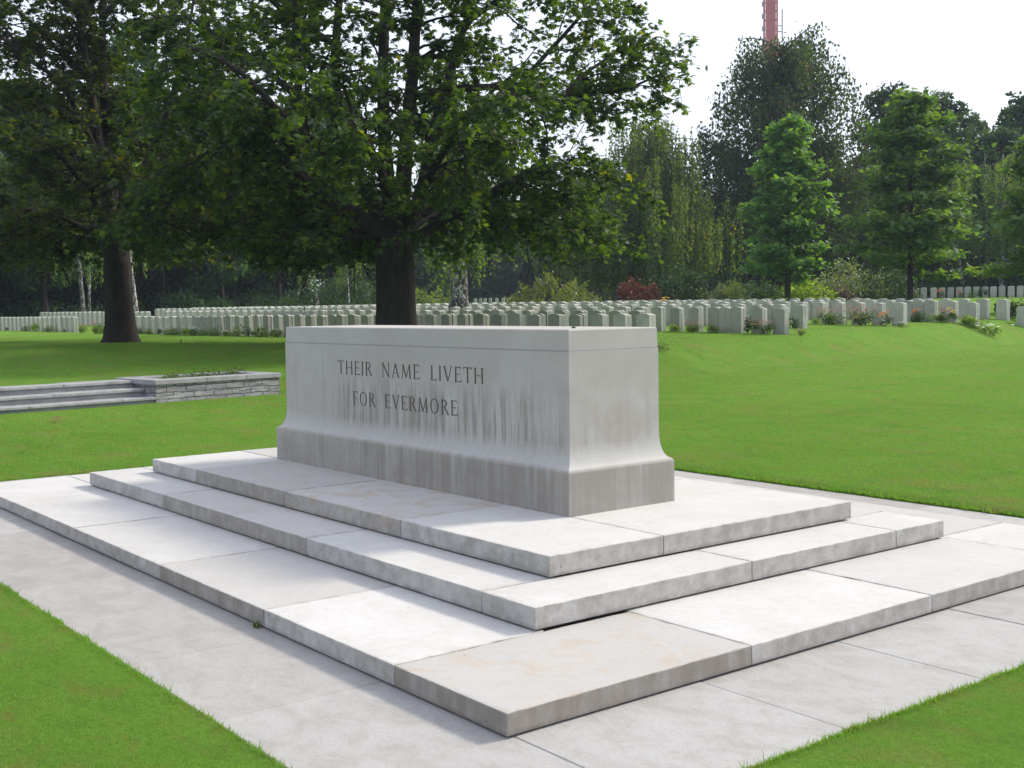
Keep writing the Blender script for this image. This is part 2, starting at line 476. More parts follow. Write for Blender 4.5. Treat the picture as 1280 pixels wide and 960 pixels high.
def axis(lo, hi, fine_lo, fine_hi, step, edges):
    a = list(np.arange(fine_lo, fine_hi+1e-6, step))
    d = step; v = fine_hi
    while v < hi: d *= 1.12; v += d; a.append(v)
    d = step; v = fine_lo
    while v > lo: d *= 1.12; v -= d; a.append(v)
    a = [v for v in a if all(abs(v-e) > .04 for e in edges)]+list(edges)
    return np.array(sorted(a))


PX, PY = 4.43, 3.05
xs = axis(-700, 700, -30, 10, .25, (-PX-.01, -PX, PX, PX+.01))
ys = axis(-700, 900, -8, 45, .3, (-PY-.01, -PY, PY, PY+.01))
X, Y = np.meshgrid(xs, ys)
Z = height(X, Y)+.012
inside = (np.abs(X) < PX+.005) & (np.abs(Y) < PY+.005)
Z[inside] = -.06
nx, ny = len(xs), len(ys)
idx = np.arange(nx*ny).reshape(ny, nx)
Fq = np.stack([idx[:-1, :-1], idx[:-1, 1:], idx[1:, 1:], idx[1:, :-1]], -1).reshape(-1, 4)
lawn = mesh_np('lawn', np.stack([X, Y, Z], -1).reshape(-1, 3), Fq, M_GRASS, smooth=True)
tag(lawn, 'mown green lawn with dry patches rising to the grave terrace', kind='structure')

# ------------------------------------------------------------------ pavement (one structure, slabs as islands)
bm = bmesh.new(); lay = bm.faces.layers.float.new('tone')
g_ = .0013


def pslab(x0, x1, y0, y1, t_):
    n0 = len(bm.faces)
    add_box(bm, x0+g_, x1-g_, y0+g_, y1-g_, -.05, random.uniform(-.002, .002), .004)
    bm.faces.ensure_lookup_table()
    for f in bm.faces[n0:]: f[lay] = t_


fx = [-4.42, -3.5, -1.69, .14, 1.93, 2.84, 4.42]
ft = [.7, .75, .15, .35, .55, .75]
for i in range(6):
    pslab(fx[i], fx[i+1], -3.04, -2.28 if i else -2.28, ft[i])
    pslab(fx[i], fx[i+1], 2.28, 3.04, random.random())
ry = [-2.28, -1.32, -.43, .45, 1.3, 2.28]
for i in range(5):
    pslab(3.66, 4.42, ry[i], ry[i+1], [.9, .7, .85, .55, .8][i]); pslab(-4.42, -3.66, ry[i], ry[i+1], random.random())
pv = bm_obj('pavement', bm, M_PAVE); tag(pv, 'grey paving slabs laid round the stepped base', kind='structure')
bm = bmesh.new(); add_box(bm, -4.42, 4.42, -3.04, 3.04, -.058, -.0035)
o = bm_obj('paving_bed', bm, plain('pale_mortar', (.33, .32, .30))); tag(o, 'dark mortar bed in the paving joints', kind='structure')

# ------------------------------------------------------------------ stepped platform
Z3, Z2, Z1 = .0946, .2053, .318
plat = empty('stepped_platform')
tag(plat, 'three pale limestone steps of large slabs under the altar stone', 'stone platform')


def tier(hx, hy, z0, z1, inner, fxs, rys, tones, riser, rtones, rriser, tan):
    ix, iy = inner
    b = bmesh.new(); add_box(b, -hx+.03, hx-.03, -hy+.03, hy-.03, z0-.006, z1-.012)
    st = bm_obj('step', b, M_MORTAR, plat)
    gp = .0022

    def slab(x0, x1, y0, y1, t_, rs, tn=0.0):
        b = bmesh.new(); cx, cy_ = (x0+x1)/2, (y0+y1)/2
        dz = random.uniform(-.0012, .0012)
        add_box(b, x0+gp-cx, x1-gp-cx, y0+gp-cy_, y1-gp-cy_, z0+.009, z1+dz, .0045, 2)
        for ax_, lo, hi in ((0, x0-cx, x1-cx), (1, y0-cy_, y1-cy_)):
            k = max(2, int((hi-lo)/.05))
            for i_ in range(1, k):
                co = [0, 0, 0]; no = [0, 0, 0]; co[ax_] = lo+(hi-lo)*i_/k; no[ax_] = 1
                bmesh.ops.bisect_plane(b, geom=b.verts[:]+b.edges[:]+b.faces[:], plane_co=co, plane_no=no)
        ztop_ = z1+dz
        for v_ in b.verts:
            onx = min(abs(v_.co.x-(x0-cx)), abs(v_.co.x-(x1-cx))) < .010; ony = min(abs(v_.co.y-(y0-cy_)), abs(v_.co.y-(y1-cy_))) < .010
            if (onx or ony) and v_.co.z > ztop_-.006:
                j_ = abs(random.gauss(0, .0009))+(random.uniform(.002, .005) if random.random() < .022 else 0)
                v_.co.z -= j_
                if onx: v_.co.x -= math.copysign(j_*.8, v_.co.x)
                if ony: v_.co.y -= math.copysign(j_*.8, v_.co.y)
        o = bm_obj('slab', b, M_SLAB, st); o.location = (cx, cy_, 0); o.color = (t_, rs, tn, 1)
    ys0, xs0 = rys[0], None
    # front row
    for i in range(len(fxs)-1):
        last = i == len(fxs)-2
        slab(fxs[i], fxs[i+1], -hy, rys[0] if last else -iy, tones[i], riser[i], tan[i])
        slab(fxs[i], min(fxs[i+1], ix), iy, hy, random.uniform(.4, 1), .2) if fxs[i] < ix-.1 else None
    for i in range(len(rys)-1):
        slab(fxs[-2] if False else ix, hx, rys[i], rys[i+1], rtones[i], rriser[i])
    ly = [-iy, -iy/3, iy/2, iy]
    for i in range(3): slab(-hx, -ix, ly[i], ly[i+1], random.uniform(.5, 1), .2)
    if rys[0] > -iy+.01:       # infill of the corner slab is its own inner strip
        pass
    return st


tier(3.70, 2.32, 0, Z3, (2.90, 1.53), [-3.7, -2.49, -1.06, .46, 1.78, 2.95, 3.7], [-1.02, .30, 1.62, 2.32],
     [.9, .85, .8, .58, 1.0, .42], [.15, .2, .25, .85, .2, .95], [.95, .7, .9], [.35, .55, .3], [0, 0, 0, 0, 0, .6])
tier(2.95, 1.585, Z3, Z2, (2.52, 1.14), [-2.95, -1.34, .83, 2.55, 2.95], [-.15, 1.10, 1.585],
     [.8, .72, .9, .9], [.1, .7, .2, .25], [.95, .9], [.35, .15], [0, .2, 0, 0])
tier(2.573, 1.19, Z2, Z1, (1.2, .40), [-2.573, -1.68, -.22, 1.23, 2.573], [-.41, 1.19],
     [.9, .55, .75, .95], [.05, .55, .4, .25], [.95], [.35], [0, .5, 1.0, .1])

# ------------------------------------------------------------------ altar stone
W2, L2 = .426, 1.83
prof = [(0.0, -.001), (0.0, .250), (.004, .2600)]
for i in range(0, 9):
    a = PI/2*i/8
    prof.append((.012+.053*math.sin(a), .268+.155*(1-math.cos(a))))
prof += [(.0655, .46), (.0655, .945), (.0685, .948), (.0685, .951), (.069, .954), (.072, 1.066), (.078, 1.0725)]
bm = bmesh.new(); rings = []
for ins, z in prof:
    rings.append([bm.verts.new((sx*(L2-ins), sy_*(W2-ins), z)) for sx, sy_ in ((-1, -1), (1, -1), (1, 1), (-1, 1))])
for a, b in zip(rings, rings[1:]):
    for i in range(4):
        bm.faces.new((a[i], a[(i+1) % 4], b[(i+1) % 4], b[i]))
bm.faces.new(rings[0][::-1]); bm.faces.new(rings[-1])
altar = bm_obj('altar_stone', bm, M_ALTAR)
altar.location = (0, 0, Z1)
altar.data.materials.append(M_CUT)
tag(altar, 'large weathered limestone altar block with engraved remembrance words', 'memorial stone')

# lettering: roman capitals from strokes, cut into the face.  unit height 1
TH, TN, SR = .125, .065, .085       # thick, thin stroke, serif half


def bar(x0, y0, x1, y1, w_):
    dx, dy = x1-x0, y1-y0; l_ = math.hypot(dx, dy); nx_, ny_ = -dy/l_*w_/2, dx/l_*w_/2
    return [(x0+nx_, y0+ny_), (x0-nx_, y0-ny_), (x1-nx_, y1-ny_), (x1+nx_, y1+ny_)]


def arc(cx, cyy, rx, ry_, a0, a1, w0, w1, n=10):
    outp, inp = [], []
    for i in range(n+1):
        a = a0+(a1-a0)*i/n; c, s_ = math.cos(a), math.sin(a)
        wd = w0+(w1-w0)*abs(c)
        outp.append((cx+rx*c, cyy+ry_*s_)); inp.append((cx+(rx-wd)*c, cyy+(ry_-wd*.75)*s_))
    return outp+inp[::-1]


def serif(x, y): return bar(x-SR, y+(.02 if y < .5 else -.02), x+SR, y+(.02 if y < .5 else -.02), .045)


def vstem(x, w_=TH): return [bar(x, 0, x, 1, w_), serif(x, 0), serif(x, 1)]


GL = {
    'T': (.66, lambda: vstem(.33)[:2]+[bar(.0, .965, .66, .965, TN), bar(.02, .86, .02, 1, .05), bar(.64, .86, .64, 1, .05)]),
    'H': (.72, lambda: vstem(.10)+vstem(.62)+[bar(.1, .5, .62, .5, TN)]),
    'E': (.55, lambda: vstem(.12)+[bar(.1, .965, .52, .965, TN), bar(.1, .52, .46, .52, TN), bar(.1, .035, .55, .035, TN), bar(.50, .86, .50, 1, .045), bar(.54, 0, .54, .15, .045)]),
    'I': (.22, lambda: vstem(.11)),
    'R': (.66, lambda: vstem(.12)+[arc(.20, .745, .34, .255, PI/2, -PI/2, TN, TH), bar(.1, .965, .22, .965, TN), bar(.1, .505, .22, .505, TN), bar(.32, .50, .62, .0, TH)]),
    'N': (.74, lambda: vstem(.10, TN)+vstem(.64, TN)+[bar(.10, .97, .64, .03, TH)]),
    'A': (.72, lambda: [bar(.08, 0, .36, .98, TN), bar(.36, .98, .64, 0, TH), bar(.18, .34, .55, .34, TN), serif(.08, 0), serif(.64, 0)]),
    'M': (.90, lambda: [bar(.10, 0, .17, .97, TN), bar(.17, .97, .45, .05, TH), bar(.45, .05, .74, .97, TN), bar(.74, .97, .80, 0, TH), serif(.10, 0), serif(.80, 0)]),
    'L': (.52, lambda: vstem(.12)+[bar(.1, .035, .52, .035, TN), bar(.51, 0, .51, .16, .045)]),
    'V': (.72, lambda: [bar(.08, 1, .37, .02, TH), bar(.37, .02, .65, 1, TN), serif(.08, 1), serif(.65, 1)]),
    'F': (.52, lambda: vstem(.12)+[bar(.1, .965, .50, .965, TN), bar(.1, .52, .44, .52, TN), bar(.49, .86, .49, 1, .045)]),
    'O': (.80, lambda: [arc(.40, .5, .38, .51, 0, PI, TN*.9, TH, 14), arc(.40, .5, .38, .51, PI, 2*PI, TN*.9, TH, 14)]),
}


def cut_text(text, xl, xr, zb, h):
    space, gap = .62, .16
    widths = [space if ch == ' ' else GL[ch][0] for ch in text]
    total = sum(widths)+gap*(len(text)-1)
    sx = (xr-xl)/total; cur = 0
    bmc = bmesh.new(); yf, yb = -(W2-.0655)-.01, -(W2-.0655)+.007
    for ch, wd in zip(text, widths):
        if ch != ' ':
            for poly in GL[ch][1]():
                pts = [(xl+(cur+px_)*sx, zb+pz_*h) for px_, pz_ in poly]
                a = [bmc.verts.new((px_, yf, pz_)) for px_, pz_ in pts]
                b = [bmc.verts.new((px_, yb, pz_)) for px_, pz_ in pts]
                n = len(pts)
                bmc.faces.new(a); bmc.faces.new(b[::-1])
                for i in range(n): bmc.faces.new((a[i], b[i], b[(i+1) % n], a[(i+1) % n]))
        cur += wd+gap
    bmesh.ops.recalc_face_normals(bmc, faces=bmc.faces)
    me = bpy.data.meshes.new('cutter'); bmc.to_mesh(me); bmc.free(); me.materials.append(M_CUT)
    c = bpy.data.objects.new('cutter', me); COL.objects.link(c); c.location = (0, 0, Z1)
    return c


c1 = cut_text('THEIR NAME LIVETH', -.915, .935, 1.042-Z1, .101)
c2 = cut_text('FOR EVERMORE', -.70, .64, .82-Z1, .101)
for c_ in (c1, c2):
    md = altar.modifiers.new('cut', 'BOOLEAN'); md.operation = 'DIFFERENCE'; md.solver = 'EXACT'; md.object = c_; md.use_self = True
    md.material_mode = 'TRANSFER'
bpy.context.view_layer.update()
dg = bpy.context.evaluated_depsgraph_get()
me_new = bpy.data.meshes.new_from_object(altar.evaluated_get(dg))
altar.modifiers.clear(); altar.data = me_new; me_new.name = 'altar_stone'
print('altar faces after cut', len(me_new.polygons), [m_.name for m_ in me_new.materials])
for c_ in (c1, c2): bpy.data.objects.remove(c_, do_unlink=True)

# ------------------------------------------------------------------ garden steps + planter (left)
ANG = math.atan2(-.14, .99)
ax = np.array([-.14, .99]); bx_ = np.array([-.99, -.14])
O2 = np.array([-12.33, 2.62])
rz = math.atan2(ax[1], ax[0])       # local +x runs along the planter front, local +y to the back
gs = empty('garden_steps', (*O2, 0), rz)
tag(gs, 'low grey stone steps rising from the lawn beside the planter', 'garden steps')
for k in range(3):
    s0 = .0+.36*k; zt = .105+.128*k
    b = bmesh.new(); add_box(b, -9.6, .55 if k == 0 else -.002+.06*0, s0+.05, 1.25, zt-.16, zt-.052)
    ob = bm_obj('step', b, M_GREYST, gs)
    b = bmesh.new(); xx = .55 if k == 0 else -.004
    while xx > -9.6:
        ln = random.uniform(1.0, 1.6)
        add_box(b, max(-9.6, xx-ln)+.003, xx-.003, s0, s0+(.48 if k < 2 else .5), zt-.05, zt+random.uniform(-.003, .003), .008)
        xx -= ln
    bm_obj('tread', b, M_GREYST, ob)
pl = empty('stone_planter', (*O2, 0), rz)
tag(pl, 'long low planter of rough grey stone blocks at the end of the steps', 'planter')
LNG, DEP, HT = 2.46, 1.35, .385
b = bmesh.new()
for (x0, x1, y0, y1) in ((0, LNG, 0, .3), (0, LNG, DEP-.3, DEP), (0, .3, .3, DEP-.3), (LNG-.3, LNG, .3, DEP-.3)):
    add_box(b, x0, x1, y0, y1, -.15, HT-.085)
bmesh.ops.subdivide_edges(b, edges=[e for e in b.edges if e.calc_length() > .2], cuts=10, use_grid_fill=True)
for v in b.verts:
    v.co.y += random.uniform(-.008, .008) if v.co.y < .05 else 0
    v.co.x += random.uniform(-.006, .006) if v.co.x < .05 else 0
bm_obj('wall', b, M_WALL, pl)
b = bmesh.new()
cuts = [0-.03, .95, 1.75, LNG+.03]
for i in range(3): add_box(b, cuts[i]+.003, cuts[i+1]-.003, -.03, .30, HT-.083, HT, .008)
add_box(b, -.03, .30, .303, DEP-.303, HT-.083, HT, .008); add_box(b, LNG-.3, LNG+.03, .303, DEP-.303, HT-.083, HT, .008)
for i in range(3): add_box(b, cuts[i]+.003, cuts[i+1]-.003, DEP-.30, DEP+.03, HT-.083, HT, .008)
bm_obj('coping', b, M_GREYST, pl)
b = bmesh.new(); add_box(b, .3, LNG-.3, .3, DEP-.3, 0, HT-.09); bm_obj('soil', b, M_SOIL, pl)


# ------------------------------------------------------------------ foliage builders
def leaf_quads(pos, axis_d, up, length, width, fold=.0):
    """one rhombic quad per leaf: pos(n,3) base, axis_d(n,3) pointing direction, up(n,3)"""
    axis_d = unit(axis_d); side = unit(np.cross(axis_d, up))
    L_ = np.asarray(length).reshape(-1, 1); W_ = np.asarray(width).reshape(-1, 1)
    v0 = pos; v1 = pos+axis_d*L_*.55+side*W_*.5; v2 = pos+axis_d*L_; v3 = pos+axis_d*L_*.55-side*W_*.5
    if np.any(fold):
        nrm = np.cross(side, axis_d); v2 = v2-nrm*L_*fold*-1; 
    V = np.stack([v0, v1, v2, v3], 1).reshape(-1, 3)
    Fq_ = np.arange(len(V)).reshape(-1, 4)
    return V, Fq_


def compound(pos, outd, rs, size, n=5, droop=.35, r_=rng, wr=.42):
    """hand-shaped leaves: n leaflets fanning from pos"""
    N = len(pos); outd = unit(outd)
    upv = unit(np.array([0, 0, 1.0])+r_.normal(0, .45, (N, 3)))
    side = unit(np.cross(outd, upv)); fwd = unit(np.cross(upv, side))
    allp, alla, allu, alll = [], [], [], []
    for k in range(n):
        a = (k-(n-1)/2)*(2.3/(n-1))
        d = fwd*math.cos(a)+side*math.sin(a)-upv*(droop+r_.normal(0, .12, (N, 1)))
        allp.append(pos); alla.append(d); allu.append(upv+side*r_.normal(0, .3, (N, 1))); alll.append(size*(1-.28*abs(a)/1.15)*r_.uniform(.85, 1.15, N))
    Pn = np.stack(allp, 1).reshape(-1, 3); A = np.stack(alla, 1).reshape(-1, 3); U = np.stack(allu, 1).reshape(-1, 3); Ln = np.stack(alll, 1).ravel()
    V, Q = leaf_quads(Pn, A, U, Ln, Ln*wr)
    tone = np.repeat(np.clip(rs, 0, 1), n)
    return V, Q, tone


def curve_branch(p, d, L, r0, r1, nseg, grav, wig, r_):
    pts = [np.array(p, float)]; d = unit(d)
    for i in range(nseg):
        d = unit(d+np.array([0, 0, grav/nseg])+r_.normal(0, wig, 3)/math.sqrt(nseg))
        pts.append(pts[-1]+d*L/nseg)
    return np.array(pts), np.linspace(r0, r1, nseg+1)


def smooth_path(pts, n):
    pts = np.asarray(pts, float); m_ = len(pts)
    t = np.linspace(0, m_-1, n); o_ = np.zeros((n, 3))
    ext = np.vstack([2*pts[0]-pts[1], pts, 2*pts[-1]-pts[-2]])
    for i, tt in enumerate(t):
        k = min(int(tt), m_-2); u = tt-k
        p0, p1, p2, p3 = ext[k], ext[k+1], ext[k+2], ext[k+3]
        o_[i] = .5*((2*p1)+(-p0+p2)*u+(2*p0-5*p1+4*p2-p3)*u*u+(-p0+3*p1-3*p2+p3)*u**3)
    return o_


def broad_tree(name, base, limbs, trunk, seed, leafmat, barkmat, spacing=.62, sec_len=(1.4, 3.0), leaf=.20, nl=7, tw=5, sec_grav=-.5, start=.22, wr=.42, nleaf=6, zmin=2.2, dens=1.0):
    """trunk: (pts, radii); limbs: list of (pts world, r0, r1). origin at base"""
    r_ = np.random.default_rng(seed)
    root = empty(name, base); base = np.array(base, float)
    polys = [(np.array(trunk[0])-base, np.array(trunk[1]))]
    wood = []; LP, LD, LT = [], [], []
    ctr = np.array(trunk[0][-1])-base
    for pts, r0, r1 in limbs:
        sp_ = smooth_path(np.array(pts)-base, 4*len(pts)+2)
        rad = r0+(r1-r0)*np.linspace(0, 1, len(sp_))**.8
        polys.append((sp_, rad))
        seg = np.linalg.norm(np.diff(sp_, axis=0), axis=1); cum = np.concatenate([[0], np.cumsum(seg)]); L = cum[-1]
        s_ = L*start
        while s_ < L:
            p = np.array([np.interp(s_, cum, sp_[:, i]) for i in range(3)])
            k = min(np.searchsorted(cum, s_), len(sp_)-1); tdir = unit(sp_[k]-sp_[k-1])
            radial = unit(np.array([p[0]-ctr[0]*.5, p[1]-ctr[1]*.5, 0])+r_.normal(0, .15, 3))
            rnd = unit(r_.normal(0, 1, 3)*np.array([1, 1, .35]))
            d = unit(tdir*.45+radial*.55+rnd*.95+np.array([0, 0, .12]))
            f = 1-.45*s_/L
            l2 = r_.uniform(*sec_len)*f*(1.0)
            rr = np.interp(s_, cum, rad)
            bp, br = curve_branch(p, d, l2, min(.05, rr*.5), .012, 6, sec_grav, .35, r_)
            wood.append((bp, br))
            for j in range(tw):
                u = r_.uniform(.25, 1.0); kk = u*6; i0 = min(int(kk), 5); q = bp[i0]+(bp[i0+1]-bp[i0])*(kk-i0)
                bd = unit(bp[i0+1]-bp[i0]); sd_ = unit(bd*.7+unit(r_.normal(0, 1, 3)*np.array([1, 1, .4]))*.9)
                tp, tr_ = curve_branch(q, sd_, r_.uniform(.5, 1.15), .010, .004, 3, -.55, .25, r_)
                wood.append((tp, tr_))
                m_ = r_.poisson(nl*dens)
                if m_ == 0: continue
                uu = r_.uniform(.1, 1.0, m_)*3; ii = np.minimum(uu.astype(int), 2); fr = (uu-ii)[:, None]
                lp = tp[ii]*(1-fr)+tp[ii+1]*fr+r_.normal(0, .07, (m_, 3))
                ld = unit(tp[-1]-tp[0])+r_.normal(0, .7, (m_, 3))+np.array([0, 0, -.2])
                LP.append(lp); LD.append(ld); LT.append(np.clip(r_.normal(.42, .25, m_)+r_.normal(0, .12), 0, 1))
            s_ += spacing*r_.uniform(.6, 1.4)
    LP = np.concatenate(LP); LD = np.concatenate(LD); LT = np.concatenate(LT)
    ok = LP[:, 2] > zmin+r_.normal(0, .15, len(LP)); LP, LD, LT = LP[ok], LD[ok], LT[ok]
    tpts, trd = polys[0]
    for k, (a_, f_) in enumerate(((.3, .62), (1.7, .55), (2.9, .60), (4.1, .58), (5.3, .56))):
        off = np.array([math.cos(a_), math.sin(a_), 0])
        polys.append((tpts[:-1]+off*(trd[:-1]*(1.02-f_*.86))[:, None], trd[:-1]*f_))
    V, Q = tubes(polys, 14); mesh_np('trunk', V, Q, barkmat, root, smooth=True)
    V, Q = tubes(wood, 5); mesh_np('branches', V, Q, barkmat, root, smooth=True)
    V, Q, T = compound(LP, LD, LT, leaf*r_.uniform(.8, 1.2, len(LP)), nleaf, r_=r_, wr=wr*.86)
    mesh_np('crown', V, Q, leafmat, root, tone=T)
    print(name, 'leaves', len(LP), 'quads', len(Q))
    return root


def auto_limbs(top, n, H, R_, seed, tilt=(.35, .9), r0=.18):
    r_ = np.random.default_rng(seed); out_ = []
    top = np.array(top, float)
    for i in range(n):
        a = i*2.39996+r_.uniform(-.3, .3); t = i/(n-1) if n > 1 else 0
        reach = R_*(1-.75*t)*r_.uniform(.8, 1.1); rise = H*(.30+.70*t)*r_.uniform(.85, 1.1)
        p0 = top+np.array([math.cos(a)*.12, math.sin(a)*.12, -.4+.3*t])
        p1 = p0+np.array([math.cos(a)*reach*.35, math.sin(a)*reach*.35, rise*.40])
        p2 = p0+np.array([math.cos(a)*reach*.72, math.sin(a)*reach*.72, rise*.78])
        p3 = p0+np.array([math.cos(a)*reach, math.sin(a)*reach, rise*(1.0 if t > .3 else .85)])
        out_.append(([p0, p1, p2, p3], r0*r_.uniform(.8, 1.15), .035))
    return out_


# ------------------------------------------------------------------ the big chestnut behind the altar
D1 = 30.0
b1 = P(497, 420, D1); b1[2] = hz(b1[0], b1[1])-.02


def PD(px, py, dd=0): return P(px, py, D1+dd)


tp = [P(497, 386, D1)*1.0 for _ in range(1)]
tb = b1.copy()
t_pts = [tb+np.array([0, 0, -.15]), tb+np.array([0, 0, .12]), tb+np.array([0, 0, .5]), PD(496, 370), PD(495, 335), PD(495, 308), PD(495, 285)]
t_rad = [.74, .60, .50, .465, .46, .47, .36]
lim = [
    ([PD(486, 305), PD(455, 275), PD(412, 250), PD(380, 222, 0), PD(365, 180, -.5), PD(372, 120, -.8), PD(372, 40, -1), PD(360, -60, -1)], .24, .05),
    ([PD(385, 230), PD(345, 190, -1), PD(318, 150, -1.5), PD(270, 125, -2), PD(215, 110, -2)], .10, .03),
    ([PD(488, 300), PD(452, 225, .8), PD(425, 160, 1.0), PD(420, 60, 1.3), PD(428, -60, 1), PD(420, -180, 1)], .23, .05),
    ([PD(493, 300), PD(483, 210, -.5), PD(479, 110, -.8), PD(482, -20, -.5), PD(488, -160, 0), PD(490, -260, 0)], .23, .05),
    ([PD(500, 300), PD(506, 200, -1.0), PD(515, 100, -1.2), PD(522, 0, -1.5), PD(535, -120, -2), PD(550, -220, -2)], .24, .05),
    ([PD(505, 298), PD(528, 230, .8), PD(545, 150, 1.4), PD(575, 50, 1.8), PD(610, -60, 2), PD(640, -140, 2)], .19, .04),
    ([PD(508, 306), PD(545, 282), PD(592, 256, -.8), PD(640, 225, -1.5), PD(695, 205, -2), PD(745, 208, -2)], .17, .03),
    ([PD(516, 120, -1.2), PD(580, 110, -1), PD(650, 112, -1), PD(695, 138, -.5), PD(735, 120, -.3), PD(780, 112, 0), PD(828, 92, 0)], .11, .025),
    ([PD(700, 135, -.5), PD(722, 100, 0), PD(760, 72, .5), PD(795, 45, .6)], .07, .02),
    ([PD(545, 150, 1.4), PD(620, 130, 2), PD(690, 60, 2.4), PD(740, 5, 2.5), PD(790, -40, 2.5)], .10, .025),
    ([PD(488, 295), PD(440, 265, 2.5), PD(380, 225, 4.5), PD(320, 215, 5.5), PD(270, 225, 6)], .14, .03),
    ([PD(505, 292, .2), PD(540, 245, 3), PD(600, 200, 5), PD(660, 185, 6.0)], .13, .03),
    ([PD(495, 292, .2), PD(480, 225, -2.5), PD(450, 165, -4.5), PD(430, 110, -5.8)], .15, .03),
    ([PD(500, 292, .2), PD(540, 215, -2.5), PD(580, 150, -4.5), PD(620, 110, -5.5)], .14, .03),
    ([PD(420, 200, -.5), PD(360, 150, -3), PD(300, 90, -4), PD(240, 60, -4)], .12, .03),
    ([PD(470, 270, .3), PD(420, 300, 1.5), PD(370, 290, 3), PD(330, 280, 4)], .08, .02),
    ([PD(425, 60, 1), PD(350, 10, 1), PD(280, -60, 1), PD(220, -90, 1)], .10, .03),
    ([PD(530, -60, -1.5), PD(600, -40, -3), PD(680, -60, -3.5)], .10, .03),
    ([PD(580, 30, 1.8), PD(650, -20, 1), PD(720, -80, 1)], .09, .03),
    ([PD(640, 225, -1.5), PD(665, 262, -2.5), PD(700, 280, -3), PD(728, 300, -3)], .05, .02),
    ([PD(370, 120, -.8), PD(300, 60, 0), PD(230, 20, 1)], .09, .03),
    ([PD(485, 300), PD(430, 285, 2), PD(370, 282, 3.2), PD(305, 295, 4)], .09, .02),
    ([PD(480, 295), PD(430, 270, 3), PD(370, 262, 5.5), PD(310, 285, 7)], .09, .02),
    ([PD(482, 295), PD(460, 280, 2.5), PD(420, 285, 5), PD(380, 305, 7)], .08, .02),
    ([PD(478, 285), PD(400, 250, 4), PD(340, 240, 6.5), PD(290, 262, 8)], .09, .02),
    ([PD(510, 290), PD(560, 260, 3), PD(620, 255, 5), PD(670, 280, 6)], .08, .02),
    ([PD(480, 298), PD(440, 296, -1), PD(400, 306, -2), PD(350, 300, -2.5)], .07, .02),
    ([PD(640, 225, -1.5), PD(680, 245, 0), PD(712, 262, 1.5), PD(735, 290, 2)], .05, .02),
    ([PD(592, 256, -.8), PD(620, 275, -1), PD(650, 292, -1.2), PD(672, 312, -1.4)], .05, .02),
    ([PD(318, 150, -1.5), PD(270, 190, -2), PD(230, 230, -2.5), PD(200, 270, -2.5)], .06, .02),
]
ch = broad_tree('chestnut_tree', tuple(b1), lim, (t_pts, t_rad), 3, L_CHEST, M_BARK, spacing=.27, leaf=.165, nl=13, tw=7, dens=1.0, zmin=2.3)
tag(ch, 'large spreading chestnut tree standing right behind the altar stone', 'tree', 'chestnut trees on the lawn')

# left chestnut
D0 = 37.5
b0 = P(152, 432, D0); b0[2] = hz(b0[0], b0[1])-.02


def PE(px, py, dd=0): return P(px, py, D0+dd)


t_pts = [b0+np.array([0, 0, -.15]), b0+np.array([0, 0, .12]), b0+np.array([0, 0, .5]), PE(149, 380), PE(147, 330), PE(143, 290)]
t_rad = [.66, .53, .46, .41, .41, .44]
lim = [
    ([PE(140, 300), PE(132, 230), PE(120, 160), PE(112, 100), PE(98, 20), PE(90, -90)], .26, .05),
    ([PE(148, 300), PE(140, 220, 1), PE(130, 120, 1), PE(128, 20, 1), PE(135, -100, 1), PE(130, -180)], .24, .05),
    ([PE(140, 250), PE(90, 190, 0), PE(45, 160), PE(-10, 120), PE(-60, 80)], .12, .03),
    ([PE(125, 200), PE(80, 110, -1), PE(30, 70, -2), PE(-30, 20, -2)], .12, .03),
    ([PE(150, 300), PE(180, 290, -1), PE(225, 270, -1.5), PE(262, 258, -2), PE(295, 262, -2.5)], .10, .02),
    ([PE(148, 290), PE(175, 220, -1), PE(205, 150, -2), PE(230, 70, -2.5), PE(245, -20, -2)], .15, .03),
    ([PE(145, 290), PE(165, 180, 2), PE(190, 90, 3), PE(200, -20, 3.5)], .16, .03),
    ([PE(140, 300), PE(105, 285, -1), PE(60, 265, -2), PE(10, 262, -3), PE(-30, 270, -3)], .12, .03),
    ([PE(140, 290), PE(110, 240, -3), PE(80, 200, -5), PE(60, 180, -6)], .14, .03),
    ([PE(148, 290), PE(190, 240, -3), PE(230, 205, -4.5), PE(260, 190, -5.5)], .14, .03),
    ([PE(145, 290), PE(130, 235, 3), PE(90, 210, 5), PE(50, 200, 6)], .14, .03),
    ([PE(148, 290), PE(190, 245, 3), PE(240, 215, 5), PE(290, 195, 5)], .13, .03),
    ([PE(98, 20), PE(50, -40), PE(0, -80)], .09, .03), ([PE(128, 20), PE(180, -30), PE(230, -70)], .09, .03),
    ([PE(230, 70, -2.5), PE(280, 40, -3), PE(310, 20, -3)], .07, .02),
    ([PE(60, 265, -2), PE(20, 300, -3), PE(-10, 320, -3)], .05, .02),
    ([PE(112, 100), PE(70, 60, 1), PE(30, 20, 2), PE(-10, -10, 2)], .10, .03), ([PE(30, 70, -2), PE(10, 40, -1), PE(-20, 0, 0)], .07, .02),
    ([PE(120, 160), PE(70, 140, 2), PE(20, 110, 3), PE(-30, 100, 3)], .09, .03), ([PE(98, 20), PE(70, -10, -1), PE(30, -30, -2)], .08, .03),
    ([PE(148, 300), PE(175, 295, 2), PE(215, 290, 3), PE(250, 295, 3)], .07, .02), ([PE(98, 20), PE(130, -20, -2), PE(160, -60, -2)], .08, .03),
    ([PE(148, 295), PE(190, 275, 3), PE(235, 270, 5.5), PE(280, 285, 7)], .08, .02),
    ([PE(140, 295), PE(100, 275, 3), PE(60, 275, 5.5), PE(25, 295, 7)], .08, .02),
    ([PE(140, 300), PE(110, 290, 1), PE(75, 300, 2), PE(40, 315, 2)], .07, .02),
]
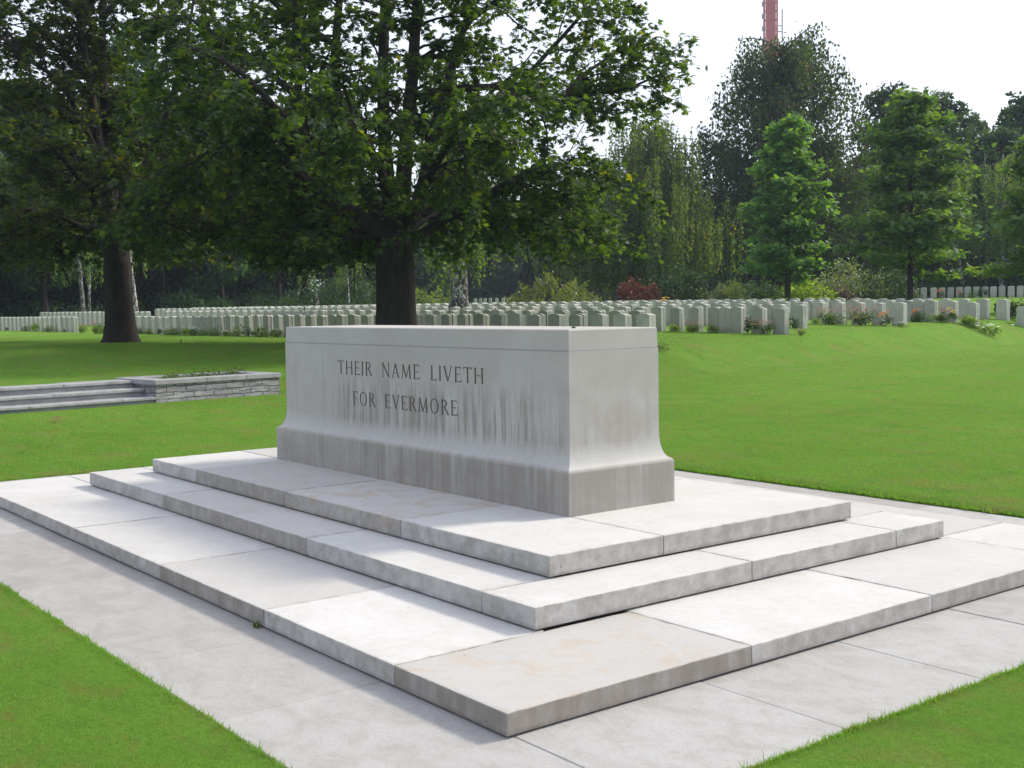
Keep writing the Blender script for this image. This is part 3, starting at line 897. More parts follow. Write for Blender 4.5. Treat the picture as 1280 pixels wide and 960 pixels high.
c0 = broad_tree('chestnut_tree', tuple(b0), lim, (t_pts, t_rad), 5, L_CHEST, M_BARK, spacing=.28, leaf=.165, nl=13, tw=7, zmin=2.5)
tag(c0, 'dark thick-trunked chestnut tree standing on the lawn behind the planter', 'tree', 'chestnut trees on the lawn')


# ------------------------------------------------------------------ other trees
def clump_crown(r_, centers, radii, per, size, flat=.75):
    """leaf quads round clump centres"""
    N = len(centers)*per
    c = np.repeat(centers, per, 0); rd = np.repeat(radii, per)
    d = unit(r_.normal(0, 1, (N, 3))); rr = rd*r_.uniform(.35, 1, N)**.6
    pos = c+d*rr[:, None]*np.array([1, 1, flat])
    axd = unit(d*.6+r_.normal(0, .8, (N, 3))+np.array([0, 0, -.25]))
    L_ = size*r_.uniform(.7, 1.3, N)
    V, Q = leaf_quads(pos, axd, unit(np.array([0, 0, 1.])+r_.normal(0, .6, (N, 3))), L_, L_*.62)
    tone = np.clip(np.repeat(r_.uniform(.15, .75, len(centers)), per)+r_.normal(0, .15, N), 0, 1)
    return V, Q, tone


def wood_tree(name, seed, H, Rc, z0, nclump, per, size, leafmat, barkmat, shape='round', trunk_r=.22, lean=0):
    r_ = np.random.default_rng(seed); root = empty(name)
    tp_, tr_ = curve_branch((0, 0, -.3), (lean, 0, 1), H*.85, trunk_r*1.2, trunk_r*.25, 8, 0, .08, r_)
    polys = [(tp_, tr_)]
    cs = []; rad = []
    while len(cs) < nclump:
        u = r_.uniform(0, 1); z = z0+(H-z0)*u
        if shape == 'round': wv = math.sin(PI*min(1, (u*.86+.10)))**.6
        elif shape == 'cone': wv = (1-u)**.75*(1-.35*math.exp(-u*12))+.06
        else: wv = 1-.5*u
        a = r_.uniform(0, 2*PI); lobes = 1+.22*math.sin(3*a+seed)+.15*math.sin(5*a+2*seed+u*7)
        rr = Rc*wv*lobes*math.sqrt(r_.uniform(.12, 1))
        cs.append((math.cos(a)*rr, math.sin(a)*rr, z)); rad.append(r_.uniform(.55, 1.25)*Rc*.2)
    cs = np.array(cs); rad = np.array(rad)
    for i in range(0, nclump, 4):
        c = cs[i]; zb = max(z0*.6, c[2]-np.hypot(c[0], c[1])*.7); k = np.interp(zb, tp_[:, 2], np.arange(9))
        st_ = np.array([np.interp(k, np.arange(9), tp_[:, j]) for j in range(3)])
        mid = (st_+c)/2+np.array([0, 0, .3])
        polys.append((np.array([st_, mid, c]), np.array([.09, .05, .015])*trunk_r/.22))
    V, Q = tubes(polys, 7); mesh_np('trunk', V, Q, barkmat, root, smooth=True)
    V, Q, T = clump_crown(r_, cs, rad, per, size)
    mesh_np('crown', V, Q, leafmat, root, tone=T)
    return root


def place(o, x, y, rz_=0, s=1.0, sz=None):
    o.location = (x, y, hz(x, y)-.03); o.rotation_euler = (0, 0, rz_); o.scale = (s, s, sz or s)
    return o


# tall dense wood
protos = [wood_tree('wood_tree', 21, 19, 4.6, 3.2, 150, 66, .46, L_WOOD, M_BARK2),
          wood_tree('wood_tree', 22, 21, 4.2, 4.5, 150, 66, .46, L_WOOD, M_BARK2),
          wood_tree('wood_tree', 23, 17, 5.0, 2.4, 160, 66, .46, L_WOOD, M_BARK2),
          wood_tree('wood_tree', 24, 18, 4.0, 6.0, 120, 66, .45, L_BEECH, M_BARK2)]
# edge of the wood, world positions
edge = np.array([(-72, -40), (-76, -15), (-80, 8), (-84, 28), (-90, 44), (-103, 58), (-128, 84), (-122, 104), (-100, 108), (-82, 100), (-66, 92), (-56, 84), (-40, 84), (-22, 84), (0, 86), (22, 88)], float)
seg = np.linalg.norm(np.diff(edge, axis=0), axis=1); cum = np.concatenate([[0], np.cumsum(seg)])
r_ = np.random.default_rng(99); used = set(); spots = []
for row, (off, step) in enumerate(((0, 6.2), (6.5, 6.4), (13, 7.0))):
    s_ = row*2.1
    while s_ < cum[-1]:
        x = np.interp(s_, cum, edge[:, 0]); y = np.interp(s_, cum, edge[:, 1])
        k = min(np.searchsorted(cum, s_+.01), len(edge)-1); t = edge[k]-edge[k-1]; t /= np.linalg.norm(t)
        n_ = np.array([-t[1], t[0]]); 
        x += n_[0]*off+r_.normal(0, 1.2); y += n_[1]*off+r_.normal(0, 1.2)
        hgt = 1.0
        if 5 < k < 11: hgt = .66
        if k in (10, 11): hgt = .72
        if k >= 12: hgt = .80
        if k <= 4: hgt = .92
        spots.append((x, y, hgt, row, k)); s_ += step*r_.uniform(.8, 1.2)
SIDE = lambda k: 'left of the big chestnut' if k <= 5 else ('beside the weeping trees' if k <= 10 else 'behind the young maples')
for x, y, hgt, row, k in spots:
    i = int(r_.integers(0, 4)); rz_ = r_.uniform(0, 6.28); s = hgt*r_.uniform(.88, 1.12)
    if i in used: o = instance(protos[i], (x, y, hz(x, y)-.03), rz_, (s, s, s))
    else: o = place(protos[i], x, y, rz_, s); used.add(i)
    rw = ['in the front rank', 'in the second rank', 'deep inside'][row]
    tag(o, 'tall dark tree %s of the wood %s' % (rw, SIDE(k)), 'tree', 'wood trees %s %s' % (rw, SIDE(k)))
# the wood behind as one mass
r_ = np.random.default_rng(5); cs = []
s_ = 0
while s_ < cum[-1]:
    x = np.interp(s_, cum, edge[:, 0]); y = np.interp(s_, cum, edge[:, 1]); k = min(np.searchsorted(cum, s_+.01), len(edge)-1)
    t = edge[k]-edge[k-1]; t /= np.linalg.norm(t); n_ = np.array([-t[1], t[0]])
    hh = 11 if 5 < k < 11 else 15
    for _ in range(62 if 5 < k < 11 else 36):
        of = r_.uniform(18, 34); cs.append((x+n_[0]*of+r_.normal(0, 1.5), y+n_[1]*of+r_.normal(0, 1.5), 1+(hh-1)*r_.random()**1.5))
    s_ += 1.9
for cx_, cy2, rr_ in ((-140, 112, 16), (-146, 96, 14), (-124, 124, 14), (-118, 74, 6)):
    for _ in range(420):
        a = r_.uniform(0, 2*PI); q = rr_*math.sqrt(r_.random()); cs.append((cx_+q*math.cos(a), cy2+q*math.sin(a), 1+10*r_.random()**1.4))
cs = np.array([c for c in cs if not (c[0] > -116 and c[0] < -80 and c[1] < 90 and c[1] > 50 and False)])
V, Q, T = clump_crown(r_, cs, r_.uniform(1.4, 2.6, len(cs)), 24, 1.0)
o = mesh_np('distant_wood', V, Q, L_WOOD, tone=T*.6); tag(o, 'deep dark wood closing off the cemetery behind the trees', kind='stuff')
# undergrowth along the wood edge
r_ = np.random.default_rng(6); cs = []
s_ = 0
while s_ < cum[-1]:
    x = np.interp(s_, cum, edge[:, 0]); y = np.interp(s_, cum, edge[:, 1]); k = min(np.searchsorted(cum, s_+.01), len(edge)-1)
    t = edge[k]-edge[k-1]; t /= np.linalg.norm(t); n_ = np.array([-t[1], t[0]])
    for _ in range(5):
        of = r_.uniform(-2, 7); xx, yy = x+n_[0]*of, y+n_[1]*of; cs.append((xx, yy, hz(xx, yy)+r_.uniform(.1, 1.0+.35*max(of, 0))))
    s_ += .8
cs = np.array(cs)
V, Q, T = clump_crown(r_, cs, r_.uniform(.6, 1.1, len(cs)), 34, .26)
o = mesh_np('undergrowth', V, Q, L_DKSH, tone=T); tag(o, 'low dark undergrowth along the foot of the wood', kind='stuff')


# birch trunks seen at the wood edge
def birch(px, D, wpx, lean, top_py, label, ybase=385, seed=1, fork=False):
    p = P(px, ybase, D); z = hz(p[0], p[1]); base = (p[0], p[1], z-.05)
    root = empty('birch_tree', base); r_ = np.random.default_rng(seed)
    H = (P(px, top_py, D)[2]-z)*1.0; r0 = wpx/2/F*D
    d = RT*lean+np.array([0, 0, 1.])
    tp_, tr_ = curve_branch((0, 0, 0), d, H, r0*1.15, r0*.3, 8, .1, .06, r_); polys = [(tp_, tr_)]
    if fork:
        o2 = -RT*r0*1.2
        t2, q2 = curve_branch(tuple(o2), -RT*.05+np.array([0, 0, 1.]), H*.95, r0*.95, r0*.3, 8, .1, .05, r_); polys = [(tp_+RT*r0*1.0, tr_*.8), (t2, q2*.8)]
    V, Q = tubes(polys, 8); mesh_np('trunk', V, Q, M_BIRCH, root, smooth=True)
    # hanging crown
    P_, A_, T_ = [], [], []; wood = []
    for i in range(int(46)):
        u = r_.uniform(.42, 1); q = tp_[min(8, int(u*8))]; a = r_.uniform(0, 2*PI)
        bp, br = curve_branch(q, (math.cos(a), math.sin(a), .8), H*.20*r_.uniform(.5, 1.1), .03, .01, 4, -.6, .2, r_); wood.append((bp, br))
        for j in range(5):
            st_ = bp[r_.integers(2, 5)]+r_.normal(0, .15, 3); ln = H*r_.uniform(.08, .24); n = int(ln/.07)
            zz = np.linspace(0, -ln, n)
            P_.append(st_+np.stack([r_.normal(0, .07, n), r_.normal(0, .07, n), zz], -1)); A_.append(r_.normal(0, .5, (n, 3))+np.array([0, 0, -1])); T_.append(r_.uniform(0, 1, n))
    P_ = np.concatenate(P_); A_ = np.concatenate(A_); T_ = np.concatenate(T_)
    V, Q = leaf_quads(P_, A_, unit(r_.normal(0, 1, (len(P_), 3))), .16*r_.uniform(.7, 1.2, len(P_)), .09)
    mesh_np('crown', V, Q, L_BIRCH, root, tone=T_)
    V, Q = tubes(wood, 4); mesh_np('branches', V, Q, M_BARK2, root)
    return tag(root, label, 'birch tree', 'birch trees at the edge of the wood')


birch(170, 75, 7, -.10, 120, 'leaning birch showing just right of the left chestnut trunk', 366, 31)
birch(104, 82, 5, -.06, 150, 'thin pale birch left of the left chestnut trunk', 372, 32)
birch(110.5, 84, 3, .02, 170, 'very thin birch touching the pale birch left of the chestnut', 370, 38)
birch(398, 88, 4, -.10, 200, 'thin leaning birch between the chestnuts behind the graves', 358, 33)
birch(436, 90, 3, -.02, 200, 'faint slender birch close to the left side of the big chestnut trunk', 358, 34)
birch(1207, 90, 4, -.18, 190, 'leaning pale birch left of the two straight ones on the right', 330, 35)
birch(1234, 92, 3.5, 0, 190, 'slim straight birch, middle one of the three on the right', 345, 36)
birch(1251, 90, 5, .01, 190, 'thicker speckled birch, rightmost of the three on the right', 345, 37)


# big forked birch near the centre, foliage hanging low
def weeping(name, px, D, H, Rw, trunk_w, seed, leafmat, barkmat, nb, strands, label, fork=0, sz=.15, zlow=.12, ybase=385, u0=.3, group=None, cat='weeping tree', lseg=(.2, .5), mass=0, upf=.75, bg=-1.15):
    p = P(px, ybase, D); z = hz(p[0], p[1]); root = empty(name, (p[0], p[1], z-.05)); r_ = np.random.default_rng(seed)
    stems = []
    tp_, tr_ = curve_branch((0, 0, 0), (0, 0, 1), H*.84, trunk_w/2*1.25, trunk_w*.12, 10, .1, .08, r_)
    if fork:
        stems.append((np.vstack([RT*.02+np.zeros(3), tp_[1:]+RT*fork*np.linspace(.3, 1, 10)[:, None]]), tr_*.72))
        stems.append((np.vstack([-RT*trunk_w*.42, tp_[1:]-RT*fork*np.linspace(.45, 1.0, 10)[:, None]]), tr_*.66))
    else: stems.append((tp_, tr_))
    wood = []; P_, A_, T_ = [], [], []
    for i in range(nb):
        u = u0+(1-u0)*((i+.5)/nb); st = stems[i % len(stems)][0]; k = u*10; i0 = min(int(k), 9); q = st[i0]+(st[i0+1]-st[i0])*(k-i0); a = i*2.4+r_.uniform(-.4, .4)
        L = Rw*(1.12-.72*((u-u0)/(1-u0))**1.5)*r_.uniform(.75, 1.15)
        bp, br = curve_branch(q, (math.cos(a), math.sin(a), 1.0), L*1.15, .045*trunk_w/.4, .010, 6, bg, .2, r_); wood.append((bp, br))
        for j in range(int(strands*(1 if u < .5 else upf))):
            kk = r_.uniform(1.2, 6); i1 = min(int(kk), 5); st_ = bp[i1]+(bp[i1+1]-bp[i1])*(kk-i1)+r_.normal(0, .22, 3)
            ln = H*r_.uniform(*lseg); ln = min(ln, st_[2]-H*zlow*r_.uniform(.5, 1.6))
            if ln < .3: continue
            n = max(3, int(ln/(sz*.52))); t = np.linspace(0, 1, n); sway = r_.normal(0, .25, 2)
            pts = st_+np.stack([sway[0]*t**2, sway[1]*t**2, -ln*t], -1)
            if j % 2 == 0: wood.append((pts[[0, n//2, -1]], np.array([.010, .007, .004])))
            P_.append(pts+r_.normal(0, .05, (n, 3))*(1+mass)); A_.append(r_.normal(0, .55, (n, 3))+np.array([0, 0, -1])); T_.append(np.clip(r_.normal(.45, .25, n)+r_.normal(0, .15), 0, 1))
    P_ = np.concatenate(P_); A_ = np.concatenate(A_); T_ = np.concatenate(T_)
    V, Q = tubes(stems, 9); mesh_np('trunk', V, Q, barkmat, root, smooth=True)
    V, Q = tubes(wood, 5); mesh_np('branches', V, Q, M_BARK2, root)
    Ls = sz*r_.uniform(.7, 1.3, len(P_)); V, Q = leaf_quads(P_, A_, unit(r_.normal(0, 1, (len(P_), 3))), Ls, Ls*.6)
    mesh_np('crown', V, Q, leafmat, root, tone=T_); print(name, 'leaf quads', len(Q))
    return tag(root, label, cat, group)


weeping('weeping_birch', 575, 52, 12.0, 2.5, .86, 41, L_BIRCH, M_BIRCH, 30, 22, 'birch with a thick black and white forked trunk right of the chestnut', fork=.17, zlow=.22, u0=.34, ybase=380, lseg=(.1, .26))
weeping('weeping_birch', 816, 84, 15.2, 5.4, .62, 42, L_BIRCH, M_BIRCH, 46, 38, 'weeping birch with long hanging strands above the red maple', fork=0, sz=.20, zlow=.14, u0=.28, ybase=372, lseg=(.15, .5))
weeping('weeping_birch', 745, 88, 12.0, 4.4, .5, 43, L_BIRCH, M_BIRCH, 34, 34, 'weeping birch left of the red maple with a low trailing tress', fork=0, sz=.20, zlow=.16, u0=.3, ybase=372, lseg=(.15, .5))
weeping('weeping_beech', 968, 92, 22.8, 7.4, .9, 44, L_BEECH, M_BARK2, 95, 78, 'tall dark weeping beech with thin airy top in front of the mast', sz=.30, zlow=.04, u0=.14, ybase=372, lseg=(.03, .15), mass=4.0, cat='weeping tree', upf=.36, bg=-.85)


# young conical maples
def young(px, D, top_py, Rm, seed, label, ybase=376, bare=.16):
    p = P(px, ybase, D); z = hz(p[0], p[1]); H = P(px, top_py, D)[2]-z
    root = empty('young_maple', (p[0], p[1], z-.04)); r_ = np.random.default_rng(seed)
    tp_, tr_ = curve_branch((0, 0, 0), (0, 0, 1), H, .17, .02, 10, 0, .03, r_); wood = []
    LP, LD, LT = [], [], []
    nb = 62
    for i in range(nb):
        u = bare+(.985-bare)*(i/nb)**.95; q = np.array([np.interp(u*10, np.arange(11), tp_[:, j]) for j in range(3)]); a = i*2.4+r_.uniform(-.5, .5)
        lay = .76+.42*abs(math.sin(u*15+seed+a*.15))
        L = Rm*(min(1, (u-bare)*6+.62))*(1-u)**.5*1.12*lay*r_.uniform(.6, 1.2)+.2
        bp, br = curve_branch(q, (math.cos(a), math.sin(a), .30+.5*u), L, .045*(1.1-u), .008, 5, -.25, .2, r_); wood.append((bp, br))
        n = int(30+L*60); kk = r_.uniform(.6, 1, n)**.8*5; ii = np.minimum(kk.astype(int), 4); fr = (kk-ii)[:, None]
        kk2 = r_.uniform(.15, 1, n)**.6*5; ii = np.minimum(kk2.astype(int), 4); fr = (kk2-ii)[:, None]
        spread = .10+.13*L
        lp = bp[ii]*(1-fr)+bp[ii+1]*fr+r_.normal(0, 1, (n, 3))*np.array([spread, spread, .13])
        LP.append(lp); LD.append(unit(bp[-1]-bp[0])+r_.normal(0, .6, (n, 3))); LT.append(np.clip(r_.uniform(.2, .7)+r_.normal(0, .18, n), 0, .95 if r_.random() < .9 else 1))
    LP = np.concatenate(LP); LD = np.concatenate(LD); LT = np.concatenate(LT)
    V, Q = tubes([(tp_, tr_)], 8); mesh_np('trunk', V, Q, M_BARK2, root, smooth=True)
    V, Q = tubes(wood, 5); mesh_np('branches', V, Q, M_BARK2, root)
    V, Q, T = compound(LP, LD, LT, .24*r_.uniform(.8, 1.3, len(LP)), 3, .2, r_, .7)
    mesh_np('crown', V, Q, L_YOUNG, root, tone=T); print('young', len(Q))
    return tag(root, label, 'young tree', 'young conical maples behind the graves')


young(985, 64, 150, 2.1, 51, 'young conical maple, leftmost of three, in front of the beech')
young(1138, 60, 120, 2.9, 52, 'young conical maple with spreading tiers, the middle one', 372)
young(1322, 52, 160, 2.5, 53, 'young maple cut by the right edge of the view', 370)


# ------------------------------------------------------------------ shrubs
def shrub(px, py_base, D, w_, h_, seed, mat, label, size=.13, n=36, per=60, cat='shrub', spiky=0):
    p = P(px, py_base, D); z = hz(p[0], p[1]); root = empty('shrub', (p[0], p[1], z-.02)); r_ = np.random.default_rng(seed)
    a = r_.uniform(0, 2*PI, n); rr = np.sqrt(r_.uniform(0, 1, n))*w_/2
    hh = h_*np.sqrt(np.clip(1-(rr/(w_/2))**2, .12, 1))*r_.uniform(.35, 1, n)
    cs = np.stack([np.cos(a)*rr, np.sin(a)*rr, hh], -1); rad = r_.uniform(.12, .24, n)*min(w_, h_*1.6)
    V, Q, T = clump_crown(r_, cs, rad, per, size, .7)
    V[:, 2] = np.maximum(V[:, 2], .0)
    if spiky:
        tips = cs[hh > h_*.5]; m_ = len(tips)
        for t in tips:
            k = 22; dr = unit(np.array([t[0], t[1], h_*.7])+r_.normal(0, .25, 3)); ln = r_.uniform(.3, .8)*spiky
            pos = t+dr*np.linspace(.1, ln, k)[:, None]*1.0+r_.normal(0, .05, (k, 3)); v2, q2 = leaf_quads(pos, unit(r_.normal(0, .7, (k, 3))+dr), unit(r_.normal(0, 1, (k, 3))), np.full(k, size), np.full(k, size*.6))
            Q = np.vstack([Q, q2+len(V)]); V = np.vstack([V, v2]); T = np.concatenate([T, r_.uniform(.3, 1, k)])
    mesh_np('foliage', V, Q, mat, root, tone=T)
    st_ = [curve_branch((r_.normal(0, .1), r_.normal(0, .1), -.05), c*np.array([1, 1, 1.])+1e-3, np.linalg.norm(c)*.95, .025, .006, 4, .1, .1, r_) for c in cs[:14]]
    V, Q = tubes(st_, 5); mesh_np('stem', V, Q, M_BARK2, root)
    return tag(root, label, cat)


shrub(690, 384, 62, 4.8, 1.9, 61, L_SHRUB, 'wide pale green shrub with arching shoots behind the altar', .17, 46, 70, spiky=1.0)
shrub(737, 382, 62, 2.2, 1.0, 62, L_SHRUB, 'small olive shrub on the right of the wide pale one', .15, 22, 60, spiky=.6)
shrub(797, 384, 64, 2.6, 2.0, 63, L_RED, 'red japanese maple bush beside the dark green shrub', .15, 30, 70, 'red bush', spiky=.5)
shrub(848, 382, 68, 3.9, 2.7, 64, L_DKSH, 'dense dark green shrub right of the red maple', .17, 60, 80)
shrub(902, 380, 66, 2.9, 1.5, 65, L_BLUE, 'loose grey green shrub between the dark one and the maple', .15, 34, 60, spiky=.5)
shrub(950, 380, 69, 3.6, 1.9, 66, L_DKSH, 'dark shrub under the left side of the first young maple', .17, 50, 70)
shrub(1003, 379, 68, 3.2, 1.7, 67, L_LIME, 'bright yellow green rounded bush beside the first young maple trunk', .14, 50, 80)
shrub(1042, 377, 69, 2.4, 1.3, 68, L_PURP, 'dull purple shrub right of the yellow green bush', .15, 30, 60)
shrub(1062, 377, 71, 4.2, 2.6, 69, L_BLUE, 'tall grey green shrub under the gap of the two maples', .17, 60, 60)
shrub(1105, 377, 71, 3.6, 2.3, 70, L_DKSH, 'dark shrub in front of the middle young maple', .17, 50, 70)
shrub(556, 386, 70, 2.0, 1.9, 71, L_SHRUB, 'light green bush between chestnut trunk and forked birch', .15, 26, 50, spiky=.5)
shrub(524, 386, 68, 1.6, 1.6, 72, L_SHRUB, 'narrow green bush right beside the big chestnut trunk', .14, 22, 50)
shrub(420, 384, 96, 9, 3.2, 73, L_DKSH, 'broad dark rhododendron mass left of the big chestnut trunk', .24, 90, 60)
shrub(240, 386, 96, 7, 2.2, 74, L_DKSH, 'low dark bush between the chestnut trunks', .22, 60, 60)
shrub(1190, 372, 92, 6, 2.2, 75, L_DKSH, 'low dark bush behind the far row on the right', .22, 60, 50)
shrub(1260, 372, 92, 6, 2.0, 76, L_DKSH, 'low dark bush in the far right corner of the wood', .22, 60, 50)

# ------------------------------------------------------------------ headstones
HS_W, HS_H, HS_T = .43, .775, .105


def headstone_mesh():
    bm = bmesh.new(); n = 9; prof_ = [(-HS_W/2, -.12), (HS_W/2, -.12)]
    rise = .040; Rr = (HS_W**2/4+rise**2)/(2*rise); a0 = math.asin(HS_W/2/Rr)
    for i in range(n):
        a = a0-2*a0*i/(n-1); prof_.append((Rr*math.sin(a), HS_H-rise+Rr*math.cos(a)-(Rr-rise)))
    f = [bm.verts.new((x, -HS_T/2, z)) for x, z in prof_]; b = [bm.verts.new((x, HS_T/2, z)) for x, z in prof_]
    bm.faces.new(f); bm.faces.new(b[::-1]); k = len(f)
    for i in range(k): bm.faces.new((f[i], b[i], b[(i+1) % k], f[(i+1) % k]))
    bmesh.ops.recalc_face_normals(bm, faces=bm.faces)
    bmesh.ops.bevel(bm, geom=[e for e in bm.edges], offset=.004, segments=1, affect='EDGES')
    me = bpy.data.meshes.new('headstone'); bm.to_mesh(me); bm.free(); me.materials.append(M_HEAD); return me


HM = headstone_mesh()
ROWS = [(14.45, -12.9, -45.5, 'first'), (18.1, -17.0, -51.6, 'second'), (21.9, -15.1, -62, 'third'), (25.6, -17.4, -66, 'fourth'),
        (29.2, -16.2, -68, 'fifth'), (33.0, -15.9, -68, 'sixth'), (36.9, -16.2, -68, 'seventh')]
ORD = ['zeroth', 'last', 'second', 'third', 'fourth', 'fifth', 'sixth', 'seventh', 'eighth', 'ninth', 'tenth', 'eleventh', 'twelfth', 'thirteenth', 'fourteenth', 'fifteenth', 'sixteenth', 'seventeenth', 'eighteenth', 'nineteenth', 'twentieth']
TENS = {2: 'twenty', 3: 'thirty', 4: 'forty', 5: 'fifty', 6: 'sixty', 7: 'seventy'}


def ordn(i):
    if i <= 20: return ORD[i]
    t, u = divmod(i, 10)
    if u == 0: return TENS[t][:-1]+'ieth'
    return TENS[t]+'-'+(['', 'first']+ORD[2:10])[u]


stones = []; r_ = np.random.default_rng(17)
for ri, (y, xe, xl, nm) in enumerate(ROWS):
    x = xe; i = 1
    while x > xl:
        for back in (0, 1):
            yy = y+(.112 if back else 0)
            d = math.hypot(x-CAM[0], yy-CAM[1]); az = math.atan2(yy-CAM[1], x-CAM[0])
            cosn = abs(math.sin(az)); vis = 1.0 if ri == 0 else .3
            area = ((HS_W*cosn*vis*HS_H) if not back else (HS_T*abs(math.cos(az))*.75*vis*HS_H+.25*HS_T*HS_W*.3))/d**2
            if ri in (2, 4, 5) and i < 9: area *= 2
            lb = ('grey headstone, %s from the right end of the %s grave row' % (ordn(i), nm) if i > 1 else 'grey headstone closing the right end of the %s grave row' % nm) if not back else \
                 ('rear headstone of the back-to-back pair, %s from the right end of the %s row' % (ordn(i), nm) if i > 1 else 'rear headstone of the pair closing the right end of the %s row' % nm)
            stones.append((area, x, yy, lb, 'headstones in the %s row' % nm, r_.normal(0, .02)))
        gap = .80
        if r_.random() < .10: gap = .46
        if ri == 2 and i in (3, 4): gap = .445
        if ri == 0 and False: gap = .8
        x -= gap; i += 1
x = -52.2; i = 1
while x > -70:
    for y, nm in ((13.95, 'front'), (17.6, 'back')):
        d = math.hypot(x-CAM[0], y-CAM[1])
        for back in (0, 1):
            stones.append((.1*(1 if nm == 'front' else .5)*(1 if not back else .3)/d**2*(2.0 if x > -58 else .2), x, y+.112*back,
                           ('%s' % ('rear headstone of the pair, ' if back else 'bluish headstone, '))+'%s from the right of the %s row left of the chestnut' % (ordn(i) if i > 1 else 'first', nm), 'headstones left of the chestnut trunk', r_.normal(0, .02)))
    x -= .80; i += 1
# far raised row on the right, three set apart
fx_ = []
for i, px in enumerate((1120, 1131.5, 1145, 1154.5)): fx_.append((px, 'pale far headstone standing apart, %s from the left behind the middle maple' % ['first', 'second', 'third', 'fourth'][i]))
px = 1167; i = 1
while px < 1340:
    fx_.append((px, 'pale far headstone, %s from the left of the closed far row' % (ordn(i) if i > 1 else 'first'))); px += 10.7 if px < 1250 else 11.3; i += 1
for px, lb in fx_:
    y = 69.8; d0 = P(px, 370, 1)-CAM; t = (y-CAM[1])/d0[1]; x = CAM[0]+d0[0]*t
    stones.append((.6*HS_W*HS_H/(t*t), x, y, lb, 'headstones in the far raised row', r_.normal(0, .015)))
for i, px in enumerate((594, 600.5, 606, 613, 621, 629, 636)):
    d0 = P(px, 378, 1)-CAM; y = 66.0; t = (y-CAM[1])/d0[1]; x = CAM[0]+d0[0]*t
    stones.append((1.0*HS_W*HS_H/(t*t), x, y, 'small distant headstone, %s from the left between forked birch and pale shrub' % (ordn(i+1) if i else 'first'), 'distant headstones beside the pale shrub', 0))
stones.sort(key=lambda s_: -s_[0])
print('headstones', len(stones))
rest = bmesh.new(); tall_far = 0
for n_i, (ar, x, y, lb, gr, rzz) in enumerate(stones):
    z = hz(x, y)
    if n_i < 290:
        o = bpy.data.objects.new('headstone', HM); link(o); o.location = (x, y, z); o.rotation_euler = (r_.normal(0, .008), r_.normal(0, .006), rzz)
        s = r_.uniform(.97, 1.03); o.scale = (1, 1, s)
        tag(o, lb, 'headstone', gr)
    else:
        k0 = len(rest.verts); rest.from_mesh(HM); rest.verts.ensure_lookup_table()
        mt = Matrix.Translation((x, y, z)) @ Matrix.Rotation(rzz, 4, 'Z')
        for v in rest.verts[k0:]: v.co = mt @ v.co
o = bm_obj('remaining_headstones', rest, M_HEAD); tag(o, 'the many further headstones standing hidden in the grave rows', kind='stuff')


# ------------------------------------------------------------------ bed plants between the headstones
def plant_proto(seed, w_, h_, petal=None, mat=L_PLANT, n=10, per=26, size=.07, nfl=14):
    r_ = np.random.default_rng(seed); root = empty('bed_plant')
    a = r_.uniform(0, 2*PI, n); rr = np.sqrt(r_.uniform(0, 1, n))*w_/2*.8
    cs = np.stack([np.cos(a)*rr, np.sin(a)*rr*.6, h_*r_.uniform(.25, .85, n)*np.sqrt(np.clip(1-(rr/w_*2)**2, .2, 1))], -1)
    V, Q, T = clump_crown(r_, cs, r_.uniform(.10, .2, n)*min(w_, 1.0), per, size, .9); V[:, 2] = np.maximum(V[:, 2], 0)
    if petal:
        k = nfl; pos = np.stack([r_.normal(0, w_*.27, k), r_.normal(-.05, w_*.18, k), h_*r_.uniform(.7, 1.08, k)], -1)
        Vs, Qs = [], []; off = 0
        for p in pos:
            q = 5; ang = np.arange(q)*2*PI/q+r_.uniform(0, 1); dv = np.stack([np.cos(ang), np.sin(ang)*.8-.2, np.full(q, .35)], -1)
            v, f = leaf_quads(np.repeat(p[None], q, 0), dv, np.tile([0, -.3, 1.], (q, 1)), np.full(q, .055), np.full(q, .045)); Vs.append(v); Qs.append(f+off); off += len(v)
        V2 = np.concatenate(Vs); Q2 = np.concatenate(Qs); n1 = len(Q)
        o = mesh_np('foliage', np.vstack([V, V2]), np.vstack([Q, Q2+len(V)]), mat, root, tone=np.concatenate([T, np.ones(len(Q2))]))
        o.data.materials.append(PETALS[petal]); mi = np.zeros(len(o.data.polygons), np.int32); mi[n1:] = 1
        o.data.polygons.foreach_set('material_index', mi)
    else: mesh_np('foliage', V, Q, mat, root, tone=T)
    return root


pp = {}
for i, (nm, args) in enumerate({'green': dict(w_=.8, h_=.32), 'tall': dict(w_=.55, h_=.62, n=14, mat=L_DKSH, size=.06), 'white': dict(w_=.8, h_=.30, petal='white'), 'orange': dict(w_=.6, h_=.5, petal='orange', nfl=22),
                                'yellow': dict(w_=.5, h_=.55, petal='yellow', nfl=18), 'pink': dict(w_=.5, h_=.45, petal='pink'), 'rust': dict(w_=1.05, h_=.55, petal='rust', n=18, nfl=40), 'crimson': dict(w_=.5, h_=.45, petal='crimson', nfl=8), 'lime': dict(w_=.5, h_=.35, mat=L_LIME)}.items()):
    pp[nm] = plant_proto(200+i, **args)
placed = set()


def plant(kind, x, y, label, s=1.0, group=None, zoff=0):
    src = pp[kind]; loc = (x, y, hz(x, y)+zoff)
    if kind in placed: o = instance(src, loc, random.uniform(-.6, .6), s)
    else: o = src; o.location = loc; o.scale = (s,)*3; placed.add(kind)
    return tag(o, label, 'plant', group)


def row_x(px, y):
    d0 = P(px, 400, 1)-CAM; t = (y-CAM[1])/d0[1]; return CAM[0]+d0[0]*t


